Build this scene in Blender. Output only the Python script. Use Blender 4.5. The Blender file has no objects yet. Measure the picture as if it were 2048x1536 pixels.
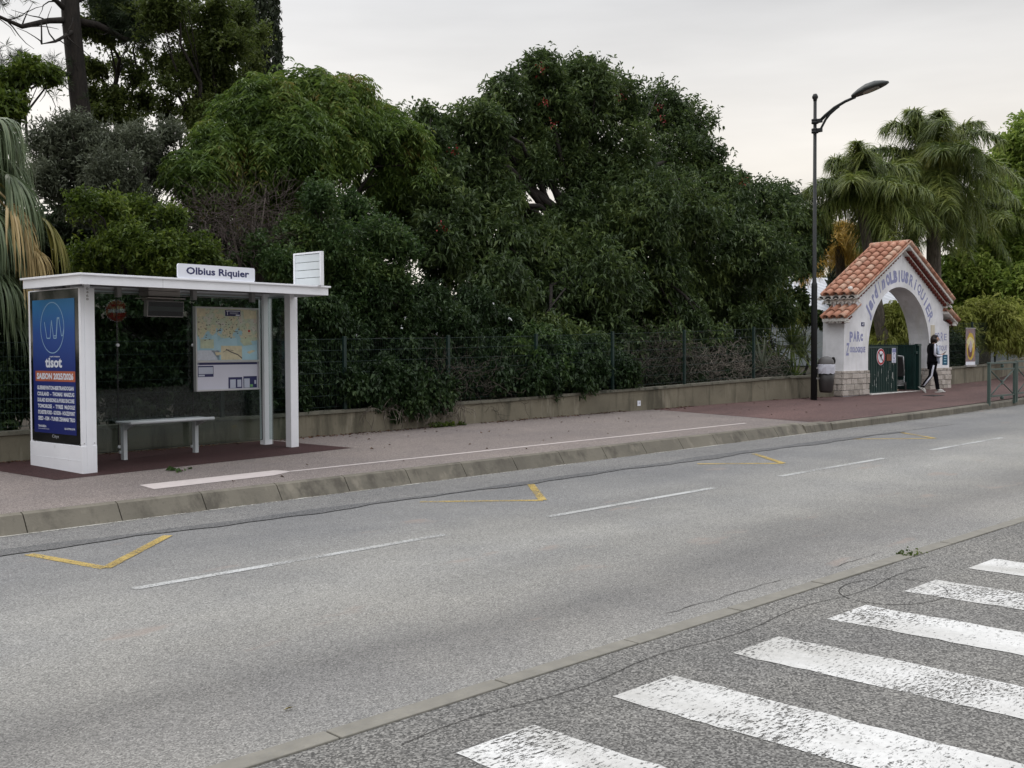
import bpy, bmesh, math, random
import numpy as np
from mathutils import Vector, Matrix
from mathutils.geometry import tessellate_polygon

# ------------------------------------------------------------------ camera, sky, sun, exposure
S = bpy.context.scene
COL = S.collection
R = math.radians
SLOPE = 0.01097                                   # the street climbs gently towards +x

def make_camera():
    f, hy, roll, yaw, H = 2150.0, 700.3, 0.004845, R(46.205), 1.9
    p = math.atan((768 - hy) / f)
    fw = Vector((math.cos(yaw) * math.cos(p), math.sin(yaw) * math.cos(p), -math.sin(p)))
    rt = Vector((math.sin(yaw), -math.cos(yaw), 0)); up = rt.cross(fw)
    r2 = math.cos(roll) * rt - math.sin(roll) * up; u2 = math.cos(roll) * up + math.sin(roll) * rt
    cd = bpy.data.cameras.new('camera'); cam = bpy.data.objects.new('camera', cd); COL.objects.link(cam)
    cd.sensor_width = 36; cd.lens = 36 * f / 2048; cd.clip_start = .1; cd.clip_end = 2000
    m = Matrix((r2, u2, -fw)).transposed().to_4x4(); m.translation = Vector((0, 0, H))
    cam.matrix_world = m; S.camera = cam
make_camera()

SUN_EL, SUN_AZ = R(48), R(100)                    # azimuth measured from +x towards +y: beyond the trees, veiled by cloud
def make_light():
    w = bpy.data.worlds.new('World'); S.world = w; w.use_nodes = True
    nt = w.node_tree; nt.nodes.clear(); N = nt.nodes.new; L = nt.links.new
    out = N('ShaderNodeOutputWorld'); mix = N('ShaderNodeMixShader'); mix.inputs[0].default_value = .9
    sky = N('ShaderNodeTexSky'); sky.sky_type = 'NISHITA'; sky.sun_disc = False
    sky.sun_elevation = SUN_EL; sky.sun_rotation = math.pi / 2 - SUN_AZ
    b1 = N('ShaderNodeBackground'); b1.inputs[1].default_value = .1; L(sky.outputs[0], b1.inputs[0])
    b2 = N('ShaderNodeBackground'); b2.inputs[1].default_value = 1.0
    tc = N('ShaderNodeTexCoord'); sep = N('ShaderNodeSeparateXYZ'); L(tc.outputs['Generated'], sep.inputs[0])
    # overcast: cream at the horizon, grey above, brightest overhead
    rp = N('ShaderNodeValToRGB'); e = rp.color_ramp.elements
    e[0].position = 0; e[0].color = (.96, .885, .785, 1); e[1].position = 1; e[1].color = (2.25, 2.27, 2.32, 1)
    for pos, c in ((.16, (.98, .915, .83)), (.24, (.885, .855, .815)), (.33, (.785, .78, .78)), (.40, (1.02, 1.02, 1.04)), (.55, (1.5, 1.51, 1.55)), (.75, (1.95, 1.97, 2.02))):
        k = e.new(pos); k.color = (*c, 1)
    L(sep.outputs['Z'], rp.inputs[0])
    mp = N('ShaderNodeMapping'); mp.inputs['Scale'].default_value = (1.6, 1.6, 9); L(tc.outputs['Generated'], mp.inputs[0])
    nz = N('ShaderNodeTexNoise'); nz.inputs['Scale'].default_value = 1.6; nz.inputs['Detail'].default_value = 5; L(mp.outputs[0], nz.inputs[0])
    mr = N('ShaderNodeMapRange'); mr.inputs[1].default_value = .3; mr.inputs[2].default_value = .7; mr.inputs[3].default_value = .87; mr.inputs[4].default_value = 1.10
    L(nz.outputs[0], mr.inputs[0])
    dp = N('ShaderNodeVectorMath'); dp.operation = 'DOT_PRODUCT'; dp.inputs[1].default_value = (math.cos(R(78)), math.sin(R(78)), 0); L(tc.outputs['Generated'], dp.inputs[0])
    mz = N('ShaderNodeMapRange'); mz.inputs[1].default_value = .55; mz.inputs[2].default_value = 1.0; mz.inputs[3].default_value = .90; mz.inputs[4].default_value = 1.03; L(dp.outputs['Value'], mz.inputs[0])
    mm = N('ShaderNodeMath'); mm.operation = 'MULTIPLY'; L(mr.outputs[0], mm.inputs[0]); L(mz.outputs[0], mm.inputs[1])
    mul = N('ShaderNodeVectorMath'); mul.operation = 'SCALE'; L(rp.outputs[0], mul.inputs[0]); L(mm.outputs[0], mul.inputs['Scale'])
    L(mul.outputs[0], b2.inputs[0]); L(b1.outputs[0], mix.inputs[1]); L(b2.outputs[0], mix.inputs[2]); L(mix.outputs[0], out.inputs[0])
    sd = bpy.data.lights.new('sun', 'SUN'); sd.energy = .6; sd.angle = R(25); sd.color = (1, .93, .82)
    so = bpy.data.objects.new('sun', sd); COL.objects.link(so)
    d = Vector((math.cos(SUN_EL) * math.cos(SUN_AZ), math.cos(SUN_EL) * math.sin(SUN_AZ), math.sin(SUN_EL)))
    so.rotation_euler = d.to_track_quat('Z', 'Y').to_euler(); so.location = d * 60
make_light()
S.view_settings.view_transform = 'Standard'; S.view_settings.look = 'None'; S.view_settings.exposure = 0.14; S.view_settings.gamma = 1
S.cycles.max_bounces = 6; S.cycles.transparent_max_bounces = 12
random.seed(11); RNG = np.random.default_rng(5)

# ------------------------------------------------------------------ helpers
def tag(o, label=None, cat=None, group=None, kind=None):
    if label: o['label'] = label
    if cat: o['category'] = cat
    if group: o['group'] = group
    if kind: o['kind'] = kind
    return o
def thing(name, label, cat, loc=(0, 0, 0), rz=0, group=None):
    o = bpy.data.objects.new(name, None); COL.objects.link(o); o.location = loc; o.rotation_euler = (0, 0, rz)
    o.empty_display_size = .2
    return tag(o, label, cat, group)
def link(name, me, mat, parent=None):
    o = bpy.data.objects.new(name, me); COL.objects.link(o)
    if mat is not None and not me.materials: me.materials.append(mat)
    if parent: o.parent = parent
    return o
def copy_tree(o, parent=None):
    c = o.copy(); COL.objects.link(c)
    if parent: c.parent = parent
    for ch in list(o.children): copy_tree(ch, c)
    return c
def npmesh(name, V, F, smooth=False):
    """V (n,3); F (m,k) with one k"""
    me = bpy.data.meshes.new(name); V = np.asarray(V, np.float32); F = np.asarray(F, np.int32); k = F.shape[1]
    me.vertices.add(len(V)); me.vertices.foreach_set('co', V.ravel())
    me.loops.add(F.size); me.loops.foreach_set('vertex_index', F.ravel())
    me.polygons.add(len(F)); me.polygons.foreach_set('loop_start', np.arange(0, F.size, k, dtype=np.int32))
    if smooth: me.polygons.foreach_set('use_smooth', np.ones(len(F), bool))
    me.update(calc_edges=True); return me

class MB:
    """collects simple solids and links them as ONE mesh object"""
    def __init__(s): s.bm = bmesh.new()
    def box(s, x0, x1, y0, y1, z0, z1, bev=0, M=None):
        r = bmesh.ops.create_cube(s.bm, size=1); vs = r['verts']
        for v in vs: v.co = Vector(((x0 + x1) / 2 + v.co.x * (x1 - x0), (y0 + y1) / 2 + v.co.y * (y1 - y0), (z0 + z1) / 2 + v.co.z * (z1 - z0)))
        if M is not None: bmesh.ops.transform(s.bm, matrix=M, verts=vs)
        if bev: bmesh.ops.bevel(s.bm, geom=list({e for v in vs for e in v.link_edges}), offset=bev, segments=2, affect='EDGES', profile=.5)
        return s
    def tube(s, pts, rad, n=8, cap=True):
        pts = [Vector(p) for p in pts]; rad = rad if isinstance(rad, (list, tuple)) else [rad] * len(pts); rings = []; pu = None
        for i, p in enumerate(pts):
            t = (pts[min(i + 1, len(pts) - 1)] - pts[max(i - 1, 0)]).normalized()
            u = t.cross(Vector((0, 0, 1)) if abs(t.z) < .95 else Vector((1, 0, 0))).normalized() if pu is None else (pu - t * pu.dot(t)).normalized()
            pu = u; v = t.cross(u)
            rings.append([s.bm.verts.new(p + (u * math.cos(a) + v * math.sin(a)) * rad[i]) for a in [2 * math.pi * k / n for k in range(n)]])
        for a, b in zip(rings, rings[1:]):
            for k in range(n): s.bm.faces.new((a[k], a[(k + 1) % n], b[(k + 1) % n], b[k])).smooth = True
        if cap: s.bm.faces.new(rings[0][::-1]); s.bm.faces.new(rings[-1])
        return s
    def lathe(s, prof, loc=(0, 0, 0), n=20, M=None):
        vs = []; rings = []
        for r, z in prof:
            ring = [s.bm.verts.new(Vector(loc) + Vector((r * math.cos(2 * math.pi * k / n), r * math.sin(2 * math.pi * k / n), z))) for k in range(n)]
            rings.append(ring); vs += ring
        for a, b in zip(rings, rings[1:]):
            for k in range(n): s.bm.faces.new((a[k], a[(k + 1) % n], b[(k + 1) % n], b[k])).smooth = True
        s.bm.faces.new(rings[0][::-1]); s.bm.faces.new(rings[-1])
        if M is not None: bmesh.ops.transform(s.bm, matrix=M, verts=vs)
        return s
    def prism(s, poly, d0, d1, M):
        """2D outline (a,b) extruded along the third axis from d0 to d1, placed with M"""
        A = [s.bm.verts.new(M @ Vector((a, b, d0))) for a, b in poly]; B = [s.bm.verts.new(M @ Vector((a, b, d1))) for a, b in poly]
        n = len(poly)
        for a, b, c in tessellate_polygon([[Vector((x, y, 0)) for x, y in poly]]):
            s.bm.faces.new((A[c], A[b], A[a])); s.bm.faces.new((B[a], B[b], B[c]))
        for k in range(n): s.bm.faces.new((A[k], A[(k + 1) % n], B[(k + 1) % n], B[k]))
        return s
    def face(s, pts): s.bm.faces.new([s.bm.verts.new(p) for p in pts]); return s
    def build(s, name, mat, parent=None, loc=None):
        bmesh.ops.recalc_face_normals(s.bm, faces=s.bm.faces)
        me = bpy.data.meshes.new(name); s.bm.to_mesh(me); s.bm.free()
        o = link(name, me, mat, parent)
        if loc is not None: o.location = loc
        return o
def frame(o, x, y):
    """matrix with local x, y axes; z = x cross y"""
    x = Vector(x).normalized(); y = Vector(y).normalized(); z = x.cross(y)
    m = Matrix((x, y, z)).transposed().to_4x4(); m.translation = Vector(o); return m
XZ = lambda y: frame((0, y, 0), (1, 0, 0), (0, 0, 1))      # outline in x,z; extrudes towards -y

def text_mesh(s, bold=0.0, shear=0.0, res=2):
    cu = bpy.data.curves.new('txt', 'FONT'); cu.body = s; cu.size = 1; cu.offset = bold; cu.shear = shear; cu.resolution_u = res; cu.align_x = 'LEFT'
    ob = bpy.data.objects.new('txt', cu); COL.objects.link(ob)
    me = bpy.data.meshes.new_from_object(ob.evaluated_get(bpy.context.evaluated_depsgraph_get()))
    bpy.data.objects.remove(ob); bpy.data.curves.remove(cu); return me
class TX:
    """collects lettering laid flat on a plane into one mesh"""
    def __init__(s): s.V = []; s.F = []; s.n = 0
    def add(s, string, M, x0, x1, y0, y1, bold=0.0, shear=0.0):
        me = text_mesh(string, bold, shear)
        V = np.array([v.co[:] for v in me.vertices])
        lo, hi = V.min(0), V.max(0); V2 = V.copy()
        V2[:, 0] = x0 + (V[:, 0] - lo[0]) / max(hi[0] - lo[0], 1e-6) * (x1 - x0); V2[:, 1] = y0 + (V[:, 1] - lo[1]) / max(hi[1] - lo[1], 1e-6) * (y1 - y0); V2[:, 2] = 0
        s.V += [(M @ Vector(v))[:] for v in V2]
        s.F += [[i + s.n for i in p.vertices] for p in me.polygons]; s.n += len(V); bpy.data.meshes.remove(me); return s
    def poly(s, pts, M):
        s.V += [(M @ Vector((a, b, 0)))[:] for a, b in pts]; s.F.append(list(range(s.n, s.n + len(pts)))); s.n += len(pts); return s
    def ring(s, cx, cy, rx, ry, t, M, n=40):
        for k in range(n):
            a, b = 2 * math.pi * k / n, 2 * math.pi * (k + 1) / n
            s.poly([(cx + math.cos(a) * (rx - t), cy + math.sin(a) * (ry - t)), (cx + math.cos(a) * rx, cy + math.sin(a) * ry), (cx + math.cos(b) * rx, cy + math.sin(b) * ry), (cx + math.cos(b) * (rx - t), cy + math.sin(b) * (ry - t))], M)
        return s
    def line(s, pts, w, M):
        for (a, b), (c, d) in zip(pts, pts[1:]):
            l = math.hypot(c - a, d - b); nx, ny = -(d - b) / l * w / 2, (c - a) / l * w / 2
            s.poly([(a - nx, b - ny), (c - nx, d - ny), (c + nx, d + ny), (a + nx, b + ny)], M)
        return s
    def build(s, name, mat, parent=None):
        me = bpy.data.meshes.new(name); me.from_pydata(s.V, [], s.F); me.update(); return link(name, me, mat, parent)

# ------------------------------------------------------------------ materials
def newmat(name):
    m = bpy.data.materials.new(name); m.use_nodes = True; nt = m.node_tree
    return m, nt, nt.nodes['Principled BSDF']
def ramp(nt, src, stops):
    r = nt.nodes.new('ShaderNodeValToRGB'); e = r.color_ramp.elements
    while len(e) < len(stops): e.new(.5)
    for k, (p, c) in zip(e, stops): k.position = p; k.color = (*c, 1) if len(c) == 3 else c
    nt.links.new(src, r.inputs[0]); return r.outputs[0]
def coords(nt, scale=(1, 1, 1)):
    tc = nt.nodes.new('ShaderNodeTexCoord'); mp = nt.nodes.new('ShaderNodeMapping'); mp.inputs['Scale'].default_value = scale
    nt.links.new(tc.outputs['Object'], mp.inputs[0]); return mp.outputs[0]
def noise(nt, vec, scale, detail=3, rough=.55):
    n = nt.nodes.new('ShaderNodeTexNoise'); n.inputs['Scale'].default_value = scale; n.inputs['Detail'].default_value = detail; n.inputs['Roughness'].default_value = rough
    nt.links.new(vec, n.inputs[0]); return n.outputs[0]
def mixc(nt, a, b, fac, mode='MIX'):
    m = nt.nodes.new('ShaderNodeMix'); m.data_type = 'RGBA'; m.blend_type = mode
    for i, v in ((6, a), (7, b)):
        if isinstance(v, tuple): m.inputs[i].default_value = (*v, 1)
        else: nt.links.new(v, m.inputs[i])
    if isinstance(fac, float): m.inputs[0].default_value = fac
    else: nt.links.new(fac, m.inputs[0])
    return m.outputs[2]
def bump(nt, b, h, dist, strength=.6):
    n = nt.nodes.new('ShaderNodeBump'); n.inputs['Strength'].default_value = strength; n.inputs['Distance'].default_value = dist
    nt.links.new(h, n.inputs['Height']); nt.links.new(n.outputs[0], b.inputs['Normal'])
def plain(name, col, rough=.5, metal=0, spec=.5, var=.12, scale=3, dirt=None, bmp=0):
    m, nt, b = newmat(name); v = coords(nt)
    n = noise(nt, v, scale, 5)
    c = ramp(nt, n, [(.3, tuple(x * (1 - var) for x in col)), (.7, tuple(min(1, x * (1 + var)) for x in col))])
    if dirt:
        d = ramp(nt, noise(nt, v, dirt[1], 6, .65), [(dirt[2], (0, 0, 0)), (dirt[2] + .18, (1, 1, 1))]); c = mixc(nt, c, dirt[0], d)
    nt.links.new(c, b.inputs['Base Color']); b.inputs['Roughness'].default_value = rough; b.inputs['Metallic'].default_value = metal
    b.inputs['Specular IOR Level'].default_value = spec
    if bmp: bump(nt, b, noise(nt, v, 60, 3), bmp)
    return m
def asphalt(name, dark, light, grain, tint=None, patch=.12, lanes=None):
    m, nt, b = newmat(name); v = coords(nt)
    vo = nt.nodes.new('ShaderNodeTexVoronoi'); vo.inputs['Scale'].default_value = grain; nt.links.new(v, vo.inputs['Vector'])      # the stones of the surfacing
    sx = nt.nodes.new('ShaderNodeSeparateXYZ'); nt.links.new(vo.outputs['Color'], sx.inputs[0])
    g = sx.outputs[0]; g2 = noise(nt, v, grain * .45, 3, .7)
    c = ramp(nt, g, [(.0, tuple(d * .6 for d in dark)), (.3, dark), (.85, light), (1.0, tuple(min(.8, x * 1.3) for x in light))])
    c = mixc(nt, c, ramp(nt, g2, [(.30, (.86, .86, .86)), (.70, (1.13, 1.13, 1.13))]), 1.0, 'MULTIPLY')
    big = noise(nt, coords(nt, (.16, .9, 1)), 1.1, 5)                      # long wear streaks along the traffic
    c = mixc(nt, c, ramp(nt, big, [(.3, (1 - patch,) * 3), (.7, (1 + patch * .6,) * 3)]), 1.0, 'MULTIPLY')
    bl = noise(nt, v, .7, 6, .6)
    c = mixc(nt, c, ramp(nt, bl, [(.35, (.88, .88, .89)), (.65, (1.06, 1.05, 1.03))]), 1.0, 'MULTIPLY')
    if lanes:                                                             # wheel tracks: bands across the street, wandering a little
        sy = nt.nodes.new('ShaderNodeSeparateXYZ'); nt.links.new(v, sy.inputs[0]); ad = nt.nodes.new('ShaderNodeMath'); ad.operation = 'MULTIPLY_ADD'
        nt.links.new(noise(nt, coords(nt, (.25, .6, 1)), 1.0, 5), ad.inputs[0]); ad.inputs[1].default_value = .9; nt.links.new(sy.outputs['Y'], ad.inputs[2])
        my = nt.nodes.new('ShaderNodeMapRange'); my.inputs[1].default_value = 4.4 + .45; my.inputs[2].default_value = 11.4 + .45; nt.links.new(ad.outputs[0], my.inputs[0])
        c = mixc(nt, c, ramp(nt, my.outputs[0], lanes), 1.0, 'MULTIPLY')
    if tint: c = mixc(nt, c, tint[0], ramp(nt, noise(nt, coords(nt, (.6, 1.6, 1)), tint[1], 4), [(tint[2], (0, 0, 0)), (tint[2] + .06, (.55, .55, .55))]))
    nt.links.new(c, b.inputs['Base Color']); b.inputs['Roughness'].default_value = .85; b.inputs['Specular IOR Level'].default_value = .3
    bump(nt, b, g2, .01, .5); return m
def paint(name, col, scale, lo, hi, under=None, aniso=(1, 1, 1)):
    """worn road paint: real holes where it has flaked"""
    m, nt, b = newmat(name); v = coords(nt, aniso)
    n = noise(nt, v, scale, 4, .75); n2 = noise(nt, coords(nt), 1.3, 4)
    s = nt.nodes.new('ShaderNodeMath'); s.operation = 'MULTIPLY_ADD'; nt.links.new(n2, s.inputs[0]); s.inputs[1].default_value = .55; nt.links.new(n, s.inputs[2])
    a = ramp(nt, s.outputs[0], [(lo, (0, 0, 0)), (hi, (1, 1, 1))])
    nt.links.new(a, b.inputs['Alpha'])
    c = ramp(nt, noise(nt, coords(nt), 25, 3), [(.3, tuple(x * .85 for x in col)), (.7, col)])
    c = mixc(nt, c, ramp(nt, noise(nt, coords(nt, (1.6, .5, 1)), 1.3, 5), [(.35, (.70, .69, .67)), (.62, (1, 1, 1))]), 1.0, 'MULTIPLY')      # tyre dirt
    nt.links.new(c, b.inputs['Base Color']); b.inputs['Roughness'].default_value = .7; return m
def weathered(name, base, dark, light, rough=.9):
    """old render: blotches of damp and vertical run marks"""
    m, nt, b = newmat(name); v = coords(nt)
    c = ramp(nt, noise(nt, v, 1.1, 6, .6), [(.30, tuple(x * .72 for x in base)), (.55, base), (.75, tuple(x * 1.18 for x in base))])
    c = mixc(nt, c, dark, ramp(nt, noise(nt, coords(nt, (2.6, 2.6, .45)), 1.3, 6, .65), [(.50, (0, 0, 0)), (.66, (.85, .85, .85))]))
    c = mixc(nt, c, light, ramp(nt, noise(nt, coords(nt, (4.5, 4.5, .7)), 1.1, 5, .6), [(.58, (0, 0, 0)), (.70, (.6, .6, .6))]))
    c = mixc(nt, c, dark, ramp(nt, noise(nt, v, 14, 5, .7), [(.58, (0, 0, 0)), (.75, (.5, .5, .5))]))
    nt.links.new(c, b.inputs['Base Color']); b.inputs['Roughness'].default_value = rough; bump(nt, b, noise(nt, v, 40, 4), .006); return m
def leafmat(name, cols, trans=.3, rough=.5, clump=1.1, spec=.35):
    """foliage: each leaf its own shade, clumps drift between shades"""
    m, nt, b = newmat(name); geo = nt.nodes.new('ShaderNodeNewGeometry'); n = noise(nt, coords(nt), clump, 3)
    a = nt.nodes.new('ShaderNodeMath'); a.operation = 'MULTIPLY_ADD'; nt.links.new(geo.outputs['Random Per Island'], a.inputs[0]); a.inputs[1].default_value = .55
    s2 = nt.nodes.new('ShaderNodeMath'); s2.operation = 'MULTIPLY_ADD'; nt.links.new(n, s2.inputs[0]); s2.inputs[1].default_value = 1.5; s2.inputs[2].default_value = -.52
    nt.links.new(s2.outputs[0], a.inputs[2])
    cols = [(r_ * 1.42, g_ * 1.38, b_ * 1.3) for r_, g_, b_ in cols]; k = len(cols); c = ramp(nt, a.outputs[0], [(i / (k - 1), col) for i, col in enumerate(cols)])
    nt.links.new(c, b.inputs['Base Color']); b.inputs['Roughness'].default_value = rough; b.inputs['Specular IOR Level'].default_value = spec
    t = nt.nodes.new('ShaderNodeBsdfTranslucent'); br = mixc(nt, c, (.8, 1.0, .3), .25, 'MIX') ; g = nt.nodes.new('ShaderNodeVectorMath'); g.operation = 'SCALE'; g.inputs['Scale'].default_value = 1.35
    nt.links.new(c, g.inputs[0]); nt.links.new(g.outputs[0], t.inputs[0])
    mx = nt.nodes.new('ShaderNodeMixShader'); mx.inputs[0].default_value = trans
    nt.links.new(b.outputs[0], mx.inputs[1]); nt.links.new(t.outputs[0], mx.inputs[2]); nt.links.new(mx.outputs[0], nt.nodes['Material Output'].inputs[0]); return m
def barkmat(name, a, b_):
    m, nt, b = newmat(name); v = coords(nt, (6, 6, 1.2)); n = noise(nt, v, 3, 6, .65)
    nt.links.new(ramp(nt, n, [(.35, a), (.65, b_)]), b.inputs['Base Color']); b.inputs['Roughness'].default_value = .9; bump(nt, b, n, .03, .8); return m
def glassmat(name, tint=(.76, .81, .80)):
    m, nt, b = newmat(name); nt.nodes.remove(b); out = nt.nodes['Material Output']
    tr = nt.nodes.new('ShaderNodeBsdfTransparent'); tr.inputs[0].default_value = (*tint, 1)
    gl = nt.nodes.new('ShaderNodeBsdfGlossy'); gl.inputs['Roughness'].default_value = .01
    geo = nt.nodes.new('ShaderNodeNewGeometry'); dt = nt.nodes.new('ShaderNodeVectorMath'); dt.operation = 'DOT_PRODUCT'; nt.links.new(geo.outputs['Normal'], dt.inputs[0]); nt.links.new(geo.outputs['Incoming'], dt.inputs[1])
    ab = nt.nodes.new('ShaderNodeMath'); ab.operation = 'ABSOLUTE'; nt.links.new(dt.outputs['Value'], ab.inputs[0])
    om = nt.nodes.new('ShaderNodeMath'); om.operation = 'SUBTRACT'; om.inputs[0].default_value = 1; nt.links.new(ab.outputs[0], om.inputs[1])
    pw = nt.nodes.new('ShaderNodeMath'); pw.operation = 'POWER'; nt.links.new(om.outputs[0], pw.inputs[0]); pw.inputs[1].default_value = 5
    fr = nt.nodes.new('ShaderNodeMath'); fr.operation = 'MULTIPLY_ADD'; nt.links.new(pw.outputs[0], fr.inputs[0]); fr.inputs[1].default_value = .6; fr.inputs[2].default_value = .038
    mx = nt.nodes.new('ShaderNodeMixShader'); nt.links.new(fr.outputs[0], mx.inputs[0]); nt.links.new(tr.outputs[0], mx.inputs[1]); nt.links.new(gl.outputs[0], mx.inputs[2]); nt.links.new(mx.outputs[0], out.inputs[0]); return m

WHITE = plain('white_paint', (.82, .83, .87), .4, var=.04, dirt=((.5, .5, .48), 2.2, .66))
WHITE_SIGN = plain('sign_white', (.78, .80, .88), .4, var=.02)
GREYM = plain('grey_metal', (.33, .32, .32), .45, metal=.2, var=.05)
BLACK = plain('black_glossy', (.006, .007, .009), .12, var=.1)
BLACKM = plain('black_matt', (.012, .012, .013), .6, var=.2)
NAVY = plain('navy_ink', (.018, .02, .10), .5, var=.05)
GREEN = plain('dark_green_paint', (.006, .022, .018), .5, var=.15)
GREENB = plain('barrier_green', (.045, .075, .065), .45, var=.12, dirt=((.12, .13, .12), 6, .64))
LAMPM = plain('lamp_dark', (.006, .008, .009), .6, var=.12)
RED = plain('sign_red', (.45, .012, .02), .4, var=.05)
GLASS = glassmat('shelter_glass')
# ------------------------------------------------------------------ ground, street, pavement
def lerp(a, b, t): return a + (b - a) * min(1, max(0, t))
def zr(x): return SLOPE * x
def zs(x, y):                                                   # pavement level
    return SLOPE * x + lerp(.2, .155, (x - 18.4) / 1.1) + lerp(.02, .043, (x - 18) / 6) * (y - 11.35)
def kerb_y(x): return 11.35 + .0037 * max(0, x - 22) ** 2
WALL_L = [(-14, 15.98), (19.6, 15.9), (26.44, 14.95)]
WALL_R = [(33.0, 15.25), (38, 15.6), (46, 17.4), (60, 22.5)]
def poly_y(P, x):
    for (a, b), (c, d) in zip(P, P[1:]):
        if x <= c: return b + (d - b) * (x - a) / (c - a)
    return P[-1][1]
def wall_y(x): return poly_y(WALL_L, x) if x < 26.44 else (poly_y(WALL_R, x) if x > 33 else 15.4)

def strip(name, xs, ya, yb, zf, mat, off=0, ny=1, kind='structure', **kw):
    """sheet between two curves y=ya(x), y=yb(x) lying on z=zf(x,y)+off"""
    V = []; F = []; n = ny + 1
    for x in xs:
        a, b = ya(x), yb(x)
        for j in range(n):
            y = a + (b - a) * j / ny; V.append((x, y, zf(x, y) + off))
    for i in range(len(xs) - 1):
        for j in range(ny): q = i * n + j; F.append((q, q + n, q + n + 1, q + 1))
    o = link(name, npmesh(name, V, F), mat); return tag(o, kind=kind, **kw)
def patch(name, polys, zf, mat, off, kind='structure', **kw):
    V = []; F = []
    for P in polys: F.append(list(range(len(V), len(V) + len(P)))); V += [(x, y, zf(x, y) + off) for x, y in P]
    me = bpy.data.meshes.new(name); me.from_pydata(V, [], F); me.update(); o = link(name, me, mat); return tag(o, kind=kind, **kw)
zroad = lambda x, y: zr(x)

M_GROUND = plain('earth', (.09, .075, .055), .95, var=.3, scale=.8)
M_ROAD = asphalt('road_asphalt', (.166, .165, .161), (.266, .264, .257), 130, tint=((.25, .205, .18), 1.3, .645), patch=.12, lanes=[(0, (1.06, 1.05, 1.03)), (.07, (.97, .955, .94)), (.14, (.78, .77, .76)), (.24, (1.06, 1.05, 1.02)), (.40, (1.18, 1.18, 1.16)), (.54, (1.02, 1.02, 1.01)), (.66, (.87, .88, .90)), (.84, (.82, .83, .86)), (1.0, (.95, .95, .95))])
M_SIDE = asphalt('coarse_asphalt', (.092, .090, .086), (.235, .230, .218), 100, patch=.12)
M_PAVE = asphalt('pinkish_pavement', (.150, .128, .120), (.265, .229, .214), 115, patch=.08)
M_REDDK = asphalt('dark_red_pavement', (.030, .012, .012), (.062, .027, .027), 110, patch=.06)
M_RED = asphalt('red_pavement', (.082, .047, .044), (.165, .102, .095), 110, patch=.24)
M_GUT = asphalt('gutter_asphalt', (.115, .115, .115), (.235, .232, .228), 110, patch=.1)
M_TAR = asphalt('tar_seam', (.078, .079, .082), (.155, .156, .158), 100, patch=.15)
M_SOIL = plain('garden_soil', (.05, .04, .028), .95, var=.4, scale=3)
M_PWHITE = paint('worn_white_paint', (.62, .62, .61), 30, .64, .74, aniso=(.8, 1.9, 1))
M_PDASH = paint('dash_paint', (.47, .48, .48), 50, .63, .78)
M_PYEL = paint('yellow_paint', (.46, .33, .085), 50, .63, .80)
M_PLINE = plain('pavement_white', (.50, .445, .43), .7, var=.08, scale=12, dirt=((.3, .25, .24), 9, .62))
M_KERB = weathered('kerb_concrete', (.15, .136, .108), (.068, .06, .047), (.24, .215, .17), .85)
M_STRIP = plain('strip_concrete', (.185, .175, .15), .85, var=.15, scale=9, dirt=((.17, .165, .15), 60, .5), bmp=.004)

g = npmesh('ground', [(-300, -300, -300 * SLOPE - .06), (400, -300, 400 * SLOPE - .06), (400, 400, 400 * SLOPE - .06), (-300, 400, -300 * SLOPE - .06)], [(0, 1, 2, 3)])
tag(link('ground', g, M_GROUND), kind='structure')
XS = [-40] + list(range(-10, 18)) + [18, 18.4, 19, 19.5, 20, 21, 22, 23, 24, 25, 26, 27, 28, 29, 30, 31, 32, 33, 34, 36, 38, 40, 43, 46, 50, 55, 60]
strip('road', XS, lambda x: 4.4, kerb_y, zroad, M_ROAD, 0, 3)
strip('side_road', [-40, 60], lambda x: -14, lambda x: 4.27, zroad, M_SIDE, 0)
strip('pavement', XS, lambda x: kerb_y(x) + .2, lambda x: wall_y(x) + .02, zs, M_PAVE, 0, 4)
xr = [x for x in XS if x >= 20]; xr = [19.8] + xr
strip('red_pavement', xr, lambda x: kerb_y(x) + .2, lambda x: wall_y(x) - .0, zs, M_RED, .004, 4)
patch('dark_red_patch', [[(5.15, 13.62), (9.93, 14.02), (9.55, 15.9), (4.78, 15.9)]], zs, M_REDDK, .004)
patch('boarding_strip', [[(5.70, 12.06), (7.35, 12.12), (7.75, 12.3), (7.62, 12.54), (5.72, 12.5)]], zs, M_PLINE, .004)
strip('pavement_line', [7.7, 12, 18.2], lambda x: 12.27 - (x - 7.7) * .006, lambda x: 12.345 - (x - 7.7) * .006, zs, M_PLINE, .004)
strip('gutter', [x for x in XS if x < 24], lambda x: 10.48 - .016 * x * (x > 0), lambda x: kerb_y(x) - .0, zroad, M_GUT, .004)
strip('kerb_grit', [x for x in XS if -11 < x < 30], lambda x: kerb_y(x) - .05, lambda x: kerb_y(x) + .01, zroad, paint('grit', (.5, .49, .45), 30, .70, .80), .008)
def wob(x, s): return .05 * math.sin(1.7 * x + s) + .03 * math.sin(4.3 * x + 2 * s) + .015 * math.sin(11 * x + s)
strip('tar_seam', [x * .12 for x in range(10, 172)], lambda x: 10.36 - .014 * x + wob(x, 0) - .02, lambda x: 10.50 - .014 * x + wob(x, 2) * .7 + .06 + .06 * math.sin(.5 * x), zroad, M_TAR, .008)
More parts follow.
